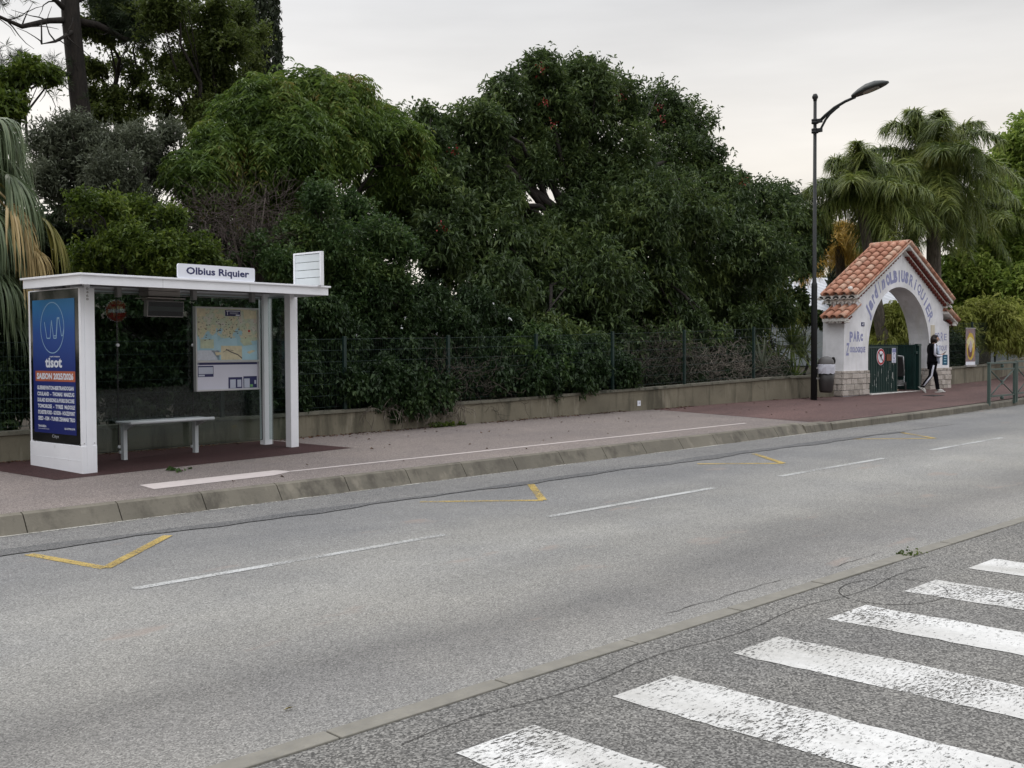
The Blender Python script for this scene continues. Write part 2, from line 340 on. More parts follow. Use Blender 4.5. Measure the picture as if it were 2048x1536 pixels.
# road markings
dash = [[(a, 8.06), (b, 8.06), (b, 8.16), (a, 8.16)] for a, b in ((-1.0, 2.1), (3.65, 6.85), (8.3, 11.35), (12.87, 15.87), (17.44, 20.41), (22.0, 25.0), (26.6, 29.6), (31.2, 34.2))]
patch('lane_dashes', dash, zroad, M_PDASH, .004)
def seg(a, b, w):
    l = math.dist(a, b); nx, ny = -(b[1] - a[1]) / l * w / 2, (b[0] - a[0]) / l * w / 2
    return [(a[0] - nx, a[1] - ny), (b[0] - nx, b[1] - ny), (b[0] + nx, b[1] + ny), (a[0] + nx, a[1] + ny)]
zig = []
for a, b, c in (((3.60, 10.2), (3.83, 9.05), (4.93, 10.14)), ((8.07, 10.02), (9.13, 9.0), (10.08, 10.17)), ((13.38, 9.87), (14.26, 8.92), (15.14, 10.02)), ((18.5, 10.1), (19.54, 8.99), (20.3, 10.0))):
    l1, l2 = math.dist(a, b), math.dist(b, c); zig += [seg(a, b, .1), seg(b, c, .1)]
patch('bus_stop_zigzag', [zig[i] for i in range(0, 8, 2)], zroad, M_PYEL, .004)
patch('bus_stop_zigzag', [zig[i] for i in range(1, 8, 2)], zroad, M_PYEL, .0065)
# zebra crossing over the side road: bars 0.5 m wide, flaking
bars = []
for k in range(-1, 7):
    a = 2.12 + 1.105 * k
    jit = lambda: random.gauss(0, .006)                                # chipped edges
    L_ = [(a - .02 + .18 * t / 70 + jit(), 3.735 - 5.9 * t / 70) for t in range(71)]; R_ = [(a + .50 + .16 * t / 70 + jit(), 3.735 - 5.9 * t / 70) for t in range(71)]
    bars += [[L_[t], L_[t + 1], R_[t + 1], R_[t]] for t in range(70)]
patch('zebra_crossing', bars, zroad, M_PWHITE, .004)
# cracked ring of an old cover in the side road
rg = []
for k in range(40):
    a, b = 2 * math.pi * k / 40, 2 * math.pi * (k + 1) / 40
    if k % 13 == 5: continue
    w = .006 + .006 * random.random(); P = lambda t, r: (7.58 + r * math.cos(t) * .46, 3.80 + r * math.sin(t) * .36)
    rg.append([P(a, 1 - w), P(b, 1 - w), P(b, 1 + w), P(a, 1 + w)])
for k in range(22): x = 3.1 + k * .25; rg.append(seg((x, 4.0 + .04 * math.sin(k)), (x + .25, 4.0 + .04 * math.sin(k + 1)), .006))
def crack(x0, y0, n, dx, amp, w):
    p = (x0, y0)
    for k in range(n): q_ = (p[0] + dx, y0 + random.gauss(0, amp)); rg.append(seg(p, q_, w * random.uniform(.5, 1.3))); p = q_
crack(5.9, 4.62, 14, .11, .02, .007); crack(8.0, 4.55, 9, .1, .015, .006)
patch('road_cracks', rg, zroad, plain('crack', (.03, .028, .026), .95), .004)
# flush edging stones between the two carriageways
m = MB(); x = -6.02
while x < 40:
    l = 1.12; M = frame((x, 4.335, zr(x)), (1, 0, SLOPE), (0, 1, 0))
    m.box(.006, l - .006, -.066 + random.uniform(-.006, .006), .066 + random.uniform(-.006, .006), -.1, .008 + random.uniform(0, .005), .006, M); x += l
tag(m.build('edging', M_STRIP), kind='structure')
# kerb stones
m = MB(); x = -12.0
while x < 56:
    tall = 1 - min(1, max(0, (x - 18.4) / .9)); l = 1.0
    prof = [(0, -.1), (.0, .005), (lerp(.012, .13, tall), lerp(.13, .185, tall)), (lerp(.04, .19, tall), lerp(.152, .203, tall)), (.30, lerp(.160, .206, tall)), (.30, -.1)]
    x1 = x + l; ring = []
    for xx in (x + .006, x1 - .006): ring.append([m.bm.verts.new((xx, kerb_y(xx) + a, zr(xx) + b)) for a, b in prof])
    n = len(prof)
    for k in range(n): m.bm.faces.new((ring[0][k], ring[1][k], ring[1][(k + 1) % n], ring[0][(k + 1) % n]))
    m.bm.faces.new(ring[0]); m.bm.faces.new(ring[1][::-1]); x += l
tag(m.build('kerb', M_KERB), kind='structure')
strip('kerb_joint', [x for x in XS if x > -11], lambda x: kerb_y(x) + .005, lambda x: kerb_y(x) + .29, lambda x, y: zr(x) + .10 * 0 - .02, plain('mortar', (.35, .32, .27), .9), 0)
# garden ground behind the walls and the path through the gate
zg = lambda x, y: SLOPE * x + .60 + .012 * max(0, y - 16)
strip('garden_soil', [-14, -4, 6, 12, 19.6, 26.5], lambda x: wall_y(x) + .12, lambda x: 60, zg, M_SOIL, 0, 6)
strip('garden_soil', [33.0, 38, 46, 60], lambda x: wall_y(x) + .12, lambda x: 60, zg, M_SOIL, 0, 6)
strip('garden_path', [26.5, 29, 33.0], lambda x: 15.4, lambda x: 60, lambda x, y: zs(x, 15.4) + .01 * (y - 15.4), M_PAVE, -.004, 3)
m = MB(); m.box(-.34, .34, -.2, .2, -.02, .004, .003); 
for k in range(11): m.box(-.3 + k * .055, -.275 + k * .055, -.16, .16, .003, .009)
o = m.build('drain_cover', plain('iron', (.05, .045, .045), .7)); o.location = (29.3, 13.55, zs(29.3, 13.55) + .006)
tag(o, 'flat dark metal drain cover set in the red pavement before the gate', 'drain cover')

# ------------------------------------------------------------------ low walls and mesh fences
M_WALL = weathered('stained_render', (.19, .17, .125), (.075, .068, .048), (.30, .27, .21))
M_CAP = plain('wall_cap', (.13, .122, .095), .9, var=.2, scale=3, dirt=((.04, .042, .03), 4.5, .50), bmp=.004)
def wall(name, P, hf, label, x0, x1):
    root = thing(name, label, 'wall', (x0, poly_y(P, x0), zs(x0, poly_y(P, x0))))
    xs = sorted(set([x0 + k for k in range(int(x1 - x0) + 1)] + [x1] + [p[0] for p in P if x0 < p[0] < x1])); st = []; ct = []
    for x in xs:
        y = poly_y(P, x); b = zs(x, y); h = hf(x)
        st.append([(x, y, b - .15), (x, y, b + h - .055), (x, y + .2, b + h - .055), (x, y + .2, b - .15)])
        ct.append([(x, y - .035, b + h - .053), (x, y - .03, b + h), (x, y + .23, b + h), (x, y + .235, b + h - .053)])
    def loft(S):
        m = MB(); r = [[m.bm.verts.new(p) for p in s] for s in S]
        for a, b in zip(r, r[1:]):
            for k in range(4): m.bm.faces.new((a[k], b[k], b[(k + 1) % 4], a[(k + 1) % 4]))
        m.bm.faces.new(r[0]); m.bm.faces.new(r[-1][::-1]); return m
    for nm, S_, mt in (('wall_body', st, M_WALL), ('cap', ct, M_CAP)):
        o = loft(S_).build(nm, mt, root); o.location = -root.location
    return root
hL = lambda x: lerp(lerp(.43, .45, (x - 8) / 7), .60, (x - 15) / 10)
wall('low_wall', WALL_L, hL, 'long stained rendered wall with a concrete cap running behind the bus shelter up to the gate', -13, 26.42)
wall('low_wall', WALL_R, lambda x: .57, 'short rendered wall with a cap right of the white gate, behind the walking person', 33.02, 58)
m = MB(); m.box(-.055, .055, -.004, .004, -.06, .06); o = m.build('wall_sticker', WHITE_SIGN); o.location = (19.3, 15.89, zs(19.3, 15.9) + .17)
tag(o, 'small white number plate stuck on the low wall', 'plate')
TX().add('2', frame((19.3, 15.884, zs(19.3, 15.9) + .17), (1, 0, 0), (0, 0, 1)), -.02, .02, -.02, .035).build('digit', NAVY, o).location = -o.location


def mesh_fence(name, posts, top, label):
    """posts: list of (x,y,zbase); welded mesh panels between green posts"""
    x0, y0, z0 = posts[0]; root = thing(name, label, 'fence', (x0, y0, z0))
    for i, (x, y, z) in enumerate(posts):
        m = MB(); m.box(x - x0 - .03, x - x0 + .03, y - y0 - .03, y - y0 + .03, z - z0 - .02, z - z0 + top[i] + .03, .004); m.build('post', GREEN, root)
    for i in range(len(posts) - 1):
        a, b = Vector(posts[i]), Vector(posts[i + 1]); L = (b - a).length; u = (b - a) / L; n = Vector((-u.y, u.x, 0)); h = min(top[i], top[i + 1])
        V = []; F = []
        def rod(p, q, w):
            t = (q - p).normalized(); s = n if abs(t.z) > .5 else Vector((0, 0, 1)); e = t.cross(s).normalized() * w; s = s * w; k = len(V)
            for c in (p, q): V.extend([c + e, c + s, c - e, c - s])
            for j in range(4): F.append((k + j, k + (j + 1) % 4, k + 4 + (j + 1) % 4, k + 4 + j))
        off = a - Vector((x0, y0, z0)) + n * .0
        for k in range(1, int(L / .05)): p = off + u * (k * .05); rod(p + Vector((0, 0, .04)), p + Vector((0, 0, h)), .0016)
        for k in range(7): z = Vector((0, 0, .06 + (h - .08) * k / 6)); rod(off + u * .03 + z, off + u * (L - .03) + z, .0034)
        link('mesh_panel', npmesh('mesh_panel', V, F), GREEN, root)
P = [(x, 16.0, zs(x, 15.9) + hL(x)) for x in (-3.3, -.9, 1.5, 3.9, 6.32, 8.75, 11.18, 13.62, 16.05, 18.5)] + [(x, poly_y(WALL_L, x) + .1, zs(x, poly_y(WALL_L, x)) + hL(x)) for x in (20.92, 23.36, 25.7)]
mesh_fence('mesh_fence', P, [1.28] * len(P), 'long dark green mesh fence standing on the low wall in front of the shrubs')
P = [(x, poly_y(WALL_R, x) + .1, zs(x, poly_y(WALL_R, x)) + .57) for x in (33.4, 36.7, 39.9, 42.6, 45.6, 49)]
mesh_fence('mesh_fence', P, [1.45] * len(P), 'dark green mesh fence on the wall right of the white gate, before the hedge')
# ------------------------------------------------------------------ white gateway with tiled roof
M_RENDER = weathered('white_render', (.76, .76, .79), (.66, .655, .65), (.84, .84, .87), .85)
M_MORTAR = plain('mortar_white', (.62, .60, .57), .9, var=.12, scale=8, bmp=.004)
M_TILE = None
def tilemat():
    m, nt, b = newmat('terracotta'); geo = nt.nodes.new('ShaderNodeNewGeometry'); n = noise(nt, coords(nt), 9, 5)
    a = nt.nodes.new('ShaderNodeMath'); a.operation = 'MULTIPLY_ADD'; nt.links.new(geo.outputs['Random Per Island'], a.inputs[0]); a.inputs[1].default_value = .6; nt.links.new(n, a.inputs[2])
    c = ramp(nt, a.outputs[0], [(.3, (.27, .115, .075)), (.6, (.36, .165, .105)), (.85, (.42, .21, .14)), (1.0, (.46, .30, .22))])
    nt.links.new(c, b.inputs['Base Color']); b.inputs['Roughness'].default_value = .8; bump(nt, b, n, .006, .5); return m
M_TILE = tilemat()
M_TILED = plain('dark_terracotta', (.16, .038, .028), .85, var=.25, scale=6)
M_STONE = None
def stonemat():
    m, nt, b = newmat('pier_stone'); geo = nt.nodes.new('ShaderNodeNewGeometry'); n = noise(nt, coords(nt), 14, 6, .65)
    a = nt.nodes.new('ShaderNodeMath'); a.operation = 'MULTIPLY_ADD'; nt.links.new(geo.outputs['Random Per Island'], a.inputs[0]); a.inputs[1].default_value = .5; nt.links.new(n, a.inputs[2])
    nt.links.new(ramp(nt, a.outputs[0], [(.3, (.20, .18, .16)), (.65, (.40, .36, .32)), (1, (.52, .47, .43))]), b.inputs['Base Color']); b.inputs['Roughness'].default_value = .9; bump(nt, b, n, .02, .8); return m
M_STONE = stonemat()
GX, GY, GD = 29.72, 14.72, .64                       # axis, front plane, depth
gate = thing('gateway', 'white rendered arched gateway with terracotta tiled gable roof and faded blue lettering', 'gateway', (GX, GY, zs(GX, GY)))
GO = -gate.location
def gp(o): o.location = GO; return o
arch = []
for k in range(33):
    a = math.pi * k / 32; arch.append((GX + 1.89 * math.cos(a), 1.78 + 1.89 * math.sin(a)))
out = [(26.47, .45), (26.53, 2.66), (26.93, 2.74), (26.93, 3.30), (GX, 4.80), (32.51, 3.30), (32.51, 2.74), (32.91, 2.66), (32.97, .45), (GX + 1.89, .45)] + arch + [(GX - 1.89, .45)]
m = MB(); m.prism(out[::-1], 0, -GD, XZ(GY)); gp(m.build('arch_wall', M_RENDER, gate))
# stone facing of the two piers
def stones(x0, x1, side):
    m = MB(); rows = [.085, .135, .15, .16, .15]; z = 1.30
    for h in rows:
        z1 = z; z0 = z - h
        for face in ('front', 'left', 'right'):
            if face == 'front': a, b = x0 - .03, x1 + .03
            else: a, b = GY - .0, GY + GD
            p = a
            while p < b - .02:
                w = random.uniform(.13, .34); q = min(b, p + w); q = b if b - q < .08 else q
                d = .028 + random.uniform(0, .03); e = .007
                if face == 'front': m.box(p + e, q - e, GY - d, GY + .02, z0 + e, z1 - e, .008)
                elif face == 'left': m.box(x0 - d, x0 + .02, p + e + .02, q - e, z0 + e, z1 - e, .008)
                else: m.box(x1 - .02, x1 + d, p + e + .02, q - e, z0 + e, z1 - e, .008)
                p = q
        z = z0
    gp(m.build('stone_facing', M_STONE, gate))
stones(26.44, GX - 1.89, 0); stones(GX + 1.89, 33.0, 1)
m = MB(); m.box(27.85, 31.6, 14.62, 15.3, .42, zs(27.8, 14.7) + .035, .01); gp(m.build('threshold', M_MORTAR, gate))
# barrel tiles: half pipes, tapered, laid along a slope
def half(m, M, L, r0, r1, th=.014, up=1, n=8):
    A = []
    for xx, r in ((0, r0), (L, r1)):
        o = []; 
        for rr in (r, r - th):
            o.append([m.bm.verts.new(M @ Vector((xx, rr * math.cos(math.pi * k / n), up * rr * math.sin(math.pi * k / n)))) for k in range(n + 1)])
        A.append(o)
    for k in range(n):
        for w in (0, 1): m.bm.faces.new((A[0][w][k], A[0][w][k + 1], A[1][w][k + 1], A[1][w][k])).smooth = True
        for e in (0, 1): m.bm.faces.new((A[e][0][k], A[e][0][k + 1], A[e][1][k + 1], A[e][1][k]))
    for k in (0, n): m.bm.faces.new((A[0][0][k], A[0][1][k], A[1][1][k], A[1][0][k]))
def slope_tiles(parent, ex, ez, rx, rz, ys, step, name='roof_tiles'):
    """columns of tiles at ys from the eave (ex,ez) up to (rx,rz)"""
    d = Vector((rx - ex, 0, rz - ez)); L = d.length; d.normalize(); m = MB(); n = round(L / step); st = L / n
    for y in ys:
        for k in range(n):
            M = frame(Vector((ex, y + random.uniform(-.006, .006), ez)) + d * (k * st - .03) + Vector((0, 0, .012 + random.uniform(0, .008))), d + Vector((0, 0, -.035)), (0, 1, 0) if rx > ex else (0, -1, 0))
            half(m, M, st + .07, .108, .088)
    w = ys[1] - ys[0]
    for y in [ys[0] - w / 2] + [y + w / 2 for y in ys]:
        for k in range(n):
            M = frame(Vector((ex, y, ez)) + d * (k * st - .01) + Vector((0, 0, .075)), d, (0, 1, 0) if rx > ex else (0, -1, 0))
            half(m, M, st + .04, .085, .095, up=-1, n=6)
    gp(m.build(name, M_TILE, parent))
ys = [14.62 + .255 * k for k in range(4)]
for s in (-1, 1):
    slope_tiles(gate, GX + s * 2.95, 3.345, GX + s * .04, 4.90, ys, .30)
m = MB()                                              # ridge tiles
for k in range(4): half(m, frame((GX, 14.46 + k * .29, 4.90 - .004 * (k % 2)), (0, 1, 0), (-1, 0, 0)), .33, .125, .115)
gp(m.build('ridge_tiles', M_TILE, gate))
sl = math.atan2(1.555, 2.91)
def slab(x0, z0, x1, z1, y0, y1, th, mm): mm.prism([(x0, z0), (x1, z1), (x1, z1 - th), (x0, z0 - th)], -y0, -y1, XZ(0))
m = MB()
for s in (-1, 1): slab(GX + s * 2.93, 3.345, GX + s * .0, 4.91, 14.47, 15.62, .085, m)
gp(m.build('roof_slab', M_MORTAR, gate))
# genoise: two courses of half tiles under the rakes and the eaves
for s in (-1, 1):
    m = MB(); mw = MB(); dv = Vector((-s * 2.91, 0, 1.555)).normalized(); nv = Vector((0, 0, 1)).cross(Vector((0, 1, 0)))
    for row in (0, 1):
        drop = .15 + .115 * row; prj = .235 - .10 * row
        n = 19
        for k in range(n):
            p = Vector((GX + s * 2.80, 0, 3.345 + .07)) + dv * (.05 + k * .16 + .08 * row) ; p.z -= drop
            if abs(p.x - GX) < .1 + .1 * row: continue
            M = frame((p.x, GY + .02, p.z), (0, -1, 0), dv * (1 if s < 0 else -1))
            half(m, M, prj, .066, .066, n=6)
        a = Vector((GX + s * 2.84, 0, 3.345 + .05)); b = Vector((GX, 0, 4.87 + .03))
        slab(a.x, a.z - drop + .105, b.x, b.z - drop + .105, GY - prj + .015, GY - .002, .034, mw)
    for row in (0, 1):
        for k in range(5):
            M = frame((GX + s * 2.78, 14.66 + k * .235 - .1 * row, 3.24 - .115 * row), (s, 0, 0), (0, s, 0)); half(mw, M, .15 - .075 * row, .1, .1, th=.05, n=8)
        mw.box(min(GX + s * 2.78, GX + s * (2.92 - .075 * row)), max(GX + s * 2.78, GX + s * (2.92 - .075 * row)), 14.52, 15.55, 3.315 - .115 * row, 3.338 - .115 * row)
    gp(m.build('genoise_tiles', M_TILED, gate)); gp(mw.build('genoise_mortar', M_MORTAR, gate))
# small tiled roofs on the buttresses
for s in (-1, 1):
    ys2 = [14.66 + .225 * k for k in range(3)]
    slope_tiles(gate, GX + s * 3.46, 2.71, GX + s * 2.80, 3.03, ys2, .36, 'buttress_tiles')
    m = MB(); slab(GX + s * 3.45, 2.70, GX + s * 2.79, 3.02, 14.55, 15.24, .07, m)
    for k in range(3): half(m, frame((GX + s * 3.2, 14.66 + k * .225, 2.585), (s, 0, 0), (0, s, 0)), .22, .1, .1, th=.05)
    m.box(min(GX + s * 3.2, GX + s * 3.42), max(GX + s * 3.2, GX + s * 3.42), 14.56, 15.2, 2.66, 2.69)
    gp(m.build('buttress_slab', M_MORTAR, gate))
    m = MB()
    for k in range(3): half(m, frame((GX + s * (3.28 - .13 * k), GY + .02, 2.60 + .06 * k), (0, -1, 0), Vector((-s * .66, 0, .32)) * (1 if s < 0 else -1)), .13, .06, .06, n=6)
    gp(m.build('genoise_tiles', M_TILED, gate))
m = MB(); m.lathe([(.0, -.07), (.05, -.055), (.075, 0), (.05, .055), (.0, .07)], (26.98, 14.80, 3.53)); gp(m.build('roof_ball', M_MORTAR, gate))
# lettering painted on the render, following the arch
M_INK = plain('faded_blue_paint', (.27, .285, .46), .8, var=.15, scale=9, dirt=((.5, .5, .55), 14, .60))
def arc_text(t, chars, r, a0, a1, hs):
    n = len(chars)
    for i, ch in enumerate(chars):
        if ch == ' ': continue
        a = R(a0 + (a1 - a0) * i / (n - 1)); h, w, dr, sh, bd = hs(i, ch)
        M = frame((GX + (r + dr) * math.cos(a), GY - .003, 1.78 + (r + dr) * math.sin(a)), (math.sin(a), 0, -math.cos(a)), (math.cos(a), 0, math.sin(a)))
        t.add(ch, M, -w / 2, w / 2, 0, h, bd, sh)
t = TX()
def hs1(i, ch):
    h = {'J': .46, 'a': .27, 'r': .27, 'd': .38, 'i': .36, 'n': .27}[ch]; return h, {'J': .27, 'i': .08, 'r': .17}.get(ch, .235), (-.12 if ch == 'J' else 0), .3, .055
arc_text(t, 'Jardin', 2.06, 149, 118.5, hs1)
def hs2(i, ch): return .35, {'i': .08}.get(ch, .225), 0, 0, .075
arc_text(t, 'OLBiUS', 2.03, 110.5, 80.5, hs2)
def hs3(i, ch): return .34, {'i': .075}.get(ch, .245), 0, 0, .03
arc_text(t, 'RiQUiER', 2.03, 72.5, 29, hs3)
F = frame((0, GY - .003, 0), (1, 0, 0), (0, 0, 1))
t.add('P', F, 26.80, 26.98, 2.07, 2.36, .05).add('A', F, 27.0, 27.18, 2.09, 2.38, .045).add('R', F, 27.2, 27.37, 2.09, 2.37, .045).add('c', F, 27.38, 27.53, 2.10, 2.31, .05)
t.add('Z', F, 26.60, 26.80, 1.71, 2.05, .03, .2).add('OOLOGIQUE', F, 26.82, 27.66, 1.76, 1.95, .05)
t.add('S', F, 31.78, 31.92, 2.14, 2.34, .01).add('E', F, 31.95, 32.1, 2.15, 2.35, .01).add('R', F, 32.13, 32.3, 2.12, 2.37, .01).add('R', F, 32.34, 32.52, 2.1, 2.38, .01).add('E', F, 32.57, 32.75, 2.14, 2.34, .01)
t.add('EXOTIQUE', F, 31.8, 32.78, 1.80, 1.98, .02)
o = t.build('lettering', M_INK, gate); gp(o)
m = MB(); m.box(27.43, 27.60, GY - .012, GY + .005, 2.51, 2.62, .003); o = gp(m.build('name_plate', NAVY, gate))
t = TX().add('47', frame((27.515, GY - .0135, 2.565), (1, 0, 0), (0, 0, 1)), -.05, .05, -.03, .03, .02).build('digits', WHITE_SIGN, o)
m = MB(); m.box(31.66, 31.90, GY - .02, GY + .005, 1.75, 2.6, .006); gp(m.build('ivory_plaque', plain('ivory', (.55, .50, .40), .6, var=.1), gate))

# green sheet metal gate, left leaf shut and right leaf swung inwards
leafg = thing('metal_gate', 'dark green metal gate under the white arch, left leaf closed and right leaf open inwards', 'gate', (27.9, 14.80, zs(27.9, 14.8)))
GREENG = plain('gate_green', (.006, .030, .027), .4, var=.15, scale=4)
def leaf(L, M, name):
    m = MB(); z0, z1 = .03, 1.30
    m.box(0, L, -.006, .006, z0, z1, 0, M)
    for k in range(int(L / .1) + 1): m.box(k * .1, k * .1 + .035, -.02, .02, z0, z1, 0, M)
    m.box(-.01, L + .01, -.03, .03, z1 - .01, z1 + .045, .004, M); m.box(-.01, L + .01, -.03, .03, z0 - .03, z0 + .03, .004, M)
    m.box(-.03, .05, -.035, .035, z0 - .03, z1 + .05, .004, M); m.box(L - .05, L + .02, -.035, .035, z0 - .03, z1 + .05, .004, M)
    for k in range(int(L / .07)): m.tube([M @ Vector((k * .07 + .05, 0, z1 + .03)), M @ Vector((k * .07 + .05, 0, z1 + .105))], [.008, .003], 5)
    return m.build(name, GREENG, leafg)
leaf(1.74, Matrix.Identity(4), 'gate_leaf')
leaf(1.35, frame((3.0, .05, .05), (-.12, 1, 0), (-1, -.12, 0)) , 'gate_leaf')
m = MB(); m.box(3.06, 3.2, -.06, .06, -.05, 1.37, .006); m.box(2.98, 3.24, -.05, .05, 1.36, 1.42, .006); m.box(2.94, 3.1, -.03, .03, 1.12, 1.2, .004); m.build('gate_post', GREENG, leafg)
m = MB()
for k in range(22):
    x = .1 * random.randint(3, 15) + random.uniform(.004, .02); z = random.uniform(.1, .95); m.box(x, x + .012, -.0225, -.0205, z, z + random.uniform(.02, .14))
m.box(1.47, 1.50, -.024, -.0205, .42, .6); m.build('scratches', plain('scratch_white', (.5, .52, .5), .7), leafg)
# signs hung on the closed leaf
YG = 14.80 - .026
m = MB(); m.lathe([(.235, 0), (.235, .012)], n=40, M=frame((28.65, YG, 1.66), (1, 0, 0), (0, 0, 1)))
sg = m.build('prohibition_sign', WHITE_SIGN); tag(sg, 'round red ringed no dogs sign hung on the closed green gate leaf', 'sign')
F = frame((28.65, YG - .0145, 1.66), (1, 0, 0), (0, 0, 1))
TX().ring(0, 0, .225, .225, .055, F).build('red_ring', RED, sg)
t = TX(); t.poly([(-.07, .0), (.05, .02), (.1, .09), (.07, .11), (.03, .07), (-.06, .06), (-.1, .12), (-.11, .1)], F); t.poly([(-.07, .0), (-.045, .0), (-.05, -.1), (-.07, -.1)], F); t.poly([(.02, .01), (.045, .015), (.05, -.1), (.03, -.1)], F)
t.build('dog_silhouette', BLACKM, sg)
F2 = frame((28.65, YG - .016, 1.66), (1, 0, 0), (0, 0, 1)); TX().line([(-.12, .13), (.12, -.13)], .035, F2).build('slash', BLACKM, sg)
m = MB(); m.box(28.99, 29.27, YG - .012, YG, 1.54, 1.73, .004); tag(m.build('rusty_plate', plain('rust_brown', (.16, .05, .02), .7, var=.25, scale=10)), 'rusty brown plate hung between the round sign and the paper notice on the gate', 'plate')
m = MB(); m.box(29.31, 29.55, YG - .012, YG, 1.48, 1.90, .003); nt_ = m.build('paper_notice', WHITE_SIGN); tag(nt_, 'tall white paper notice with blue top hung at the edge of the gate leaf', 'notice')
F = frame((29.31, YG - .0145, 1.48), (1, 0, 0), (0, 0, 1)); t = TX(); t.poly([(.01, .3), (.23, .3), (.23, .41), (.01, .41)], F); t.ring(.12, .2, .075, .09, .03, F)
for k in range(5): t.line([(.03, .09 - .018 * k), (.21, .09 - .018 * k)], .006, F)
t.build('print', plain('notice_blue', (.22, .24, .45), .6), nt_)

# ------------------------------------------------------------------ bus shelter
O = Vector((5.62, 13.94, .31)); TH = R(6); Uv = Vector((math.cos(TH), math.sin(TH), 0)); Vv = Vector((-math.sin(TH), math.cos(TH), 0)); Zv = Vector((0, 0, 1))
sh = thing('bus_shelter', 'white bus shelter with a glass back wall and flat roof on the dark red patch', 'bus shelter', O, TH)
# children use the shelter's own frame: x along the street, y away from it, z up
m = MB(); m.box(-.21, 3.80, -.415, -.39, 2.445, 2.562, .003); m.box(-.21, 3.80, 1.09, 1.115, 2.445, 2.562, .003); m.box(-.21, -.185, -.39, 1.09, 2.445, 2.562, .003); m.box(3.775, 3.80, -.39, 1.09, 2.445, 2.562, .003); sr = m.build('roof', WHITE, sh)
m = MB(); m.box(-.24, 3.83, -.445, 1.145, 2.561, 2.588, .004); m.build('roof_edge', WHITE, sr)
m = MB(); m.box(-.184, 3.774, -.389, 1.089, 2.52, 2.558); m.build('ceiling', plain('soffit', (.16, .15, .15), .6), sr)
for x0, x1, y0, y1, nm in ((3.70, 3.85, .40, .54, 'post'), (3.66, 3.80, 1.02, 1.16, 'post')):
    m = MB(); m.box(x0, x1, y0, y1, .0, 2.52, .006); m.box(x0 - .004, x1 + .004, y0 - .004, y1 + .004, .03, .055); m.build(nm, WHITE, sh)
m = MB(); m.box(3.80, 3.83, 1.03, 1.15, .03, 2.52, .004); m.build('post_cover', GREYM, sh)
for a, b in ((.24, 1.125), (1.133, 2.37), (2.378, 3.655)):
    m = MB(); m.box(a, b, 1.085, 1.097, .16, 2.47); m.build('glass_pane', GLASS, sh)
m = MB(); m.box(3.74, 3.752, .55, 1.015, .16, 2.47); m.build('glass_pane', GLASS, sh)
m = MB()
for u in (.235, 1.129, 2.374, 3.658): m.box(u - .004, u + .004, 1.083, 1.099, .16, 2.47)
m.box(.24, 3.655, 1.084, 1.098, .150, .159); m.build('glass_seal', BLACKM, sh)
m = MB()
for u in (.95, 2.35): m.box(u - .0015, u + .0015, -.4162, -.4145, 2.446, 2.56)
m.build('fascia_joint', GREYM, sr)
m = MB(); m.box(.2, 3.66, 1.063, 1.078, 2.47, 2.485, .003); m.box(.2, 3.66, 1.063, 1.078, 2.425, 2.435, .002); m.build('top_rail', GREYM, sh)
for u in (1.13, 2.375, .36, 3.45):
    m = MB(); m.box(u - .035, u + .035, 1.0, 1.08, 2.38, 2.52, .004); m.build('clip', GREYM, sh)
for u, z in ((1.13, 1.69), (2.374, 1.69), (.3, .22), (1.13, .22), (2.374, .22)):
    m = MB(); m.lathe([(.024, 0), (.024, .02), (.014, .03)], n=14, M=frame((u, 1.083, z), (1, 0, 0), (0, 0, 1))); m.build('glass_button', WHITE, sh)
# advertising case that carries the left end
m = MB(); m.box(.002, .2, -.0, .042, .36, 2.432, .004); m.box(.002, .2, 1.36, 1.42, .02, 2.432, .004); m.box(.002, .2, .04, 1.36, 2.42, 2.436); adv2 = m.build('case_frame', WHITE, sh)
m = MB(); m.box(.055, .135, -.012, .05, -.02, 2.52, .004); m.box(.0, .053, -.004, .05, .385, 2.43, .003); m.box(.137, .195, -.004, .05, .385, 2.43, .003); m.build('pillar', WHITE, sh)
m = MB(); m.box(-.006, .2, -.008, 1.425, -.05, .37, .006); m.box(-.0085, -.004, .0, 1.42, .17, .174); m.build('plinth', WHITE, sh)
m = MB()
for u, v in ((.025, .40), (.165, .40)): m.lathe([(.007, 0), (.007, .003)], n=10, M=frame((u, -.004, v), (1, 0, 0), (0, 0, 1)))
m.build('screws', GREYM, adv2)
TX().add('0', frame((.095, -.0135, 0), (1, 0, 0), (0, 0, 1)), -.018, .018, 2.40, 2.432, .03).add('4', frame((.095, -.0135, 0), (1, 0, 0), (0, 0, 1)), -.018, .018, 2.355, 2.387, .03).add('6', frame((.095, -.0135, 0), (1, 0, 0), (0, 0, 1)), -.018, .018, 2.31, 2.342, .03).add('8', frame((.095, -.0135, 0), (1, 0, 0), (0, 0, 1)), -.018, .018, 2.265, 2.297, .03).build('stop_number', GREYM, adv2)
m = MB(); m.box(-.004, .16, .045, 1.36, .385, 2.418, .003); m.build('black_border', BLACK, adv2)
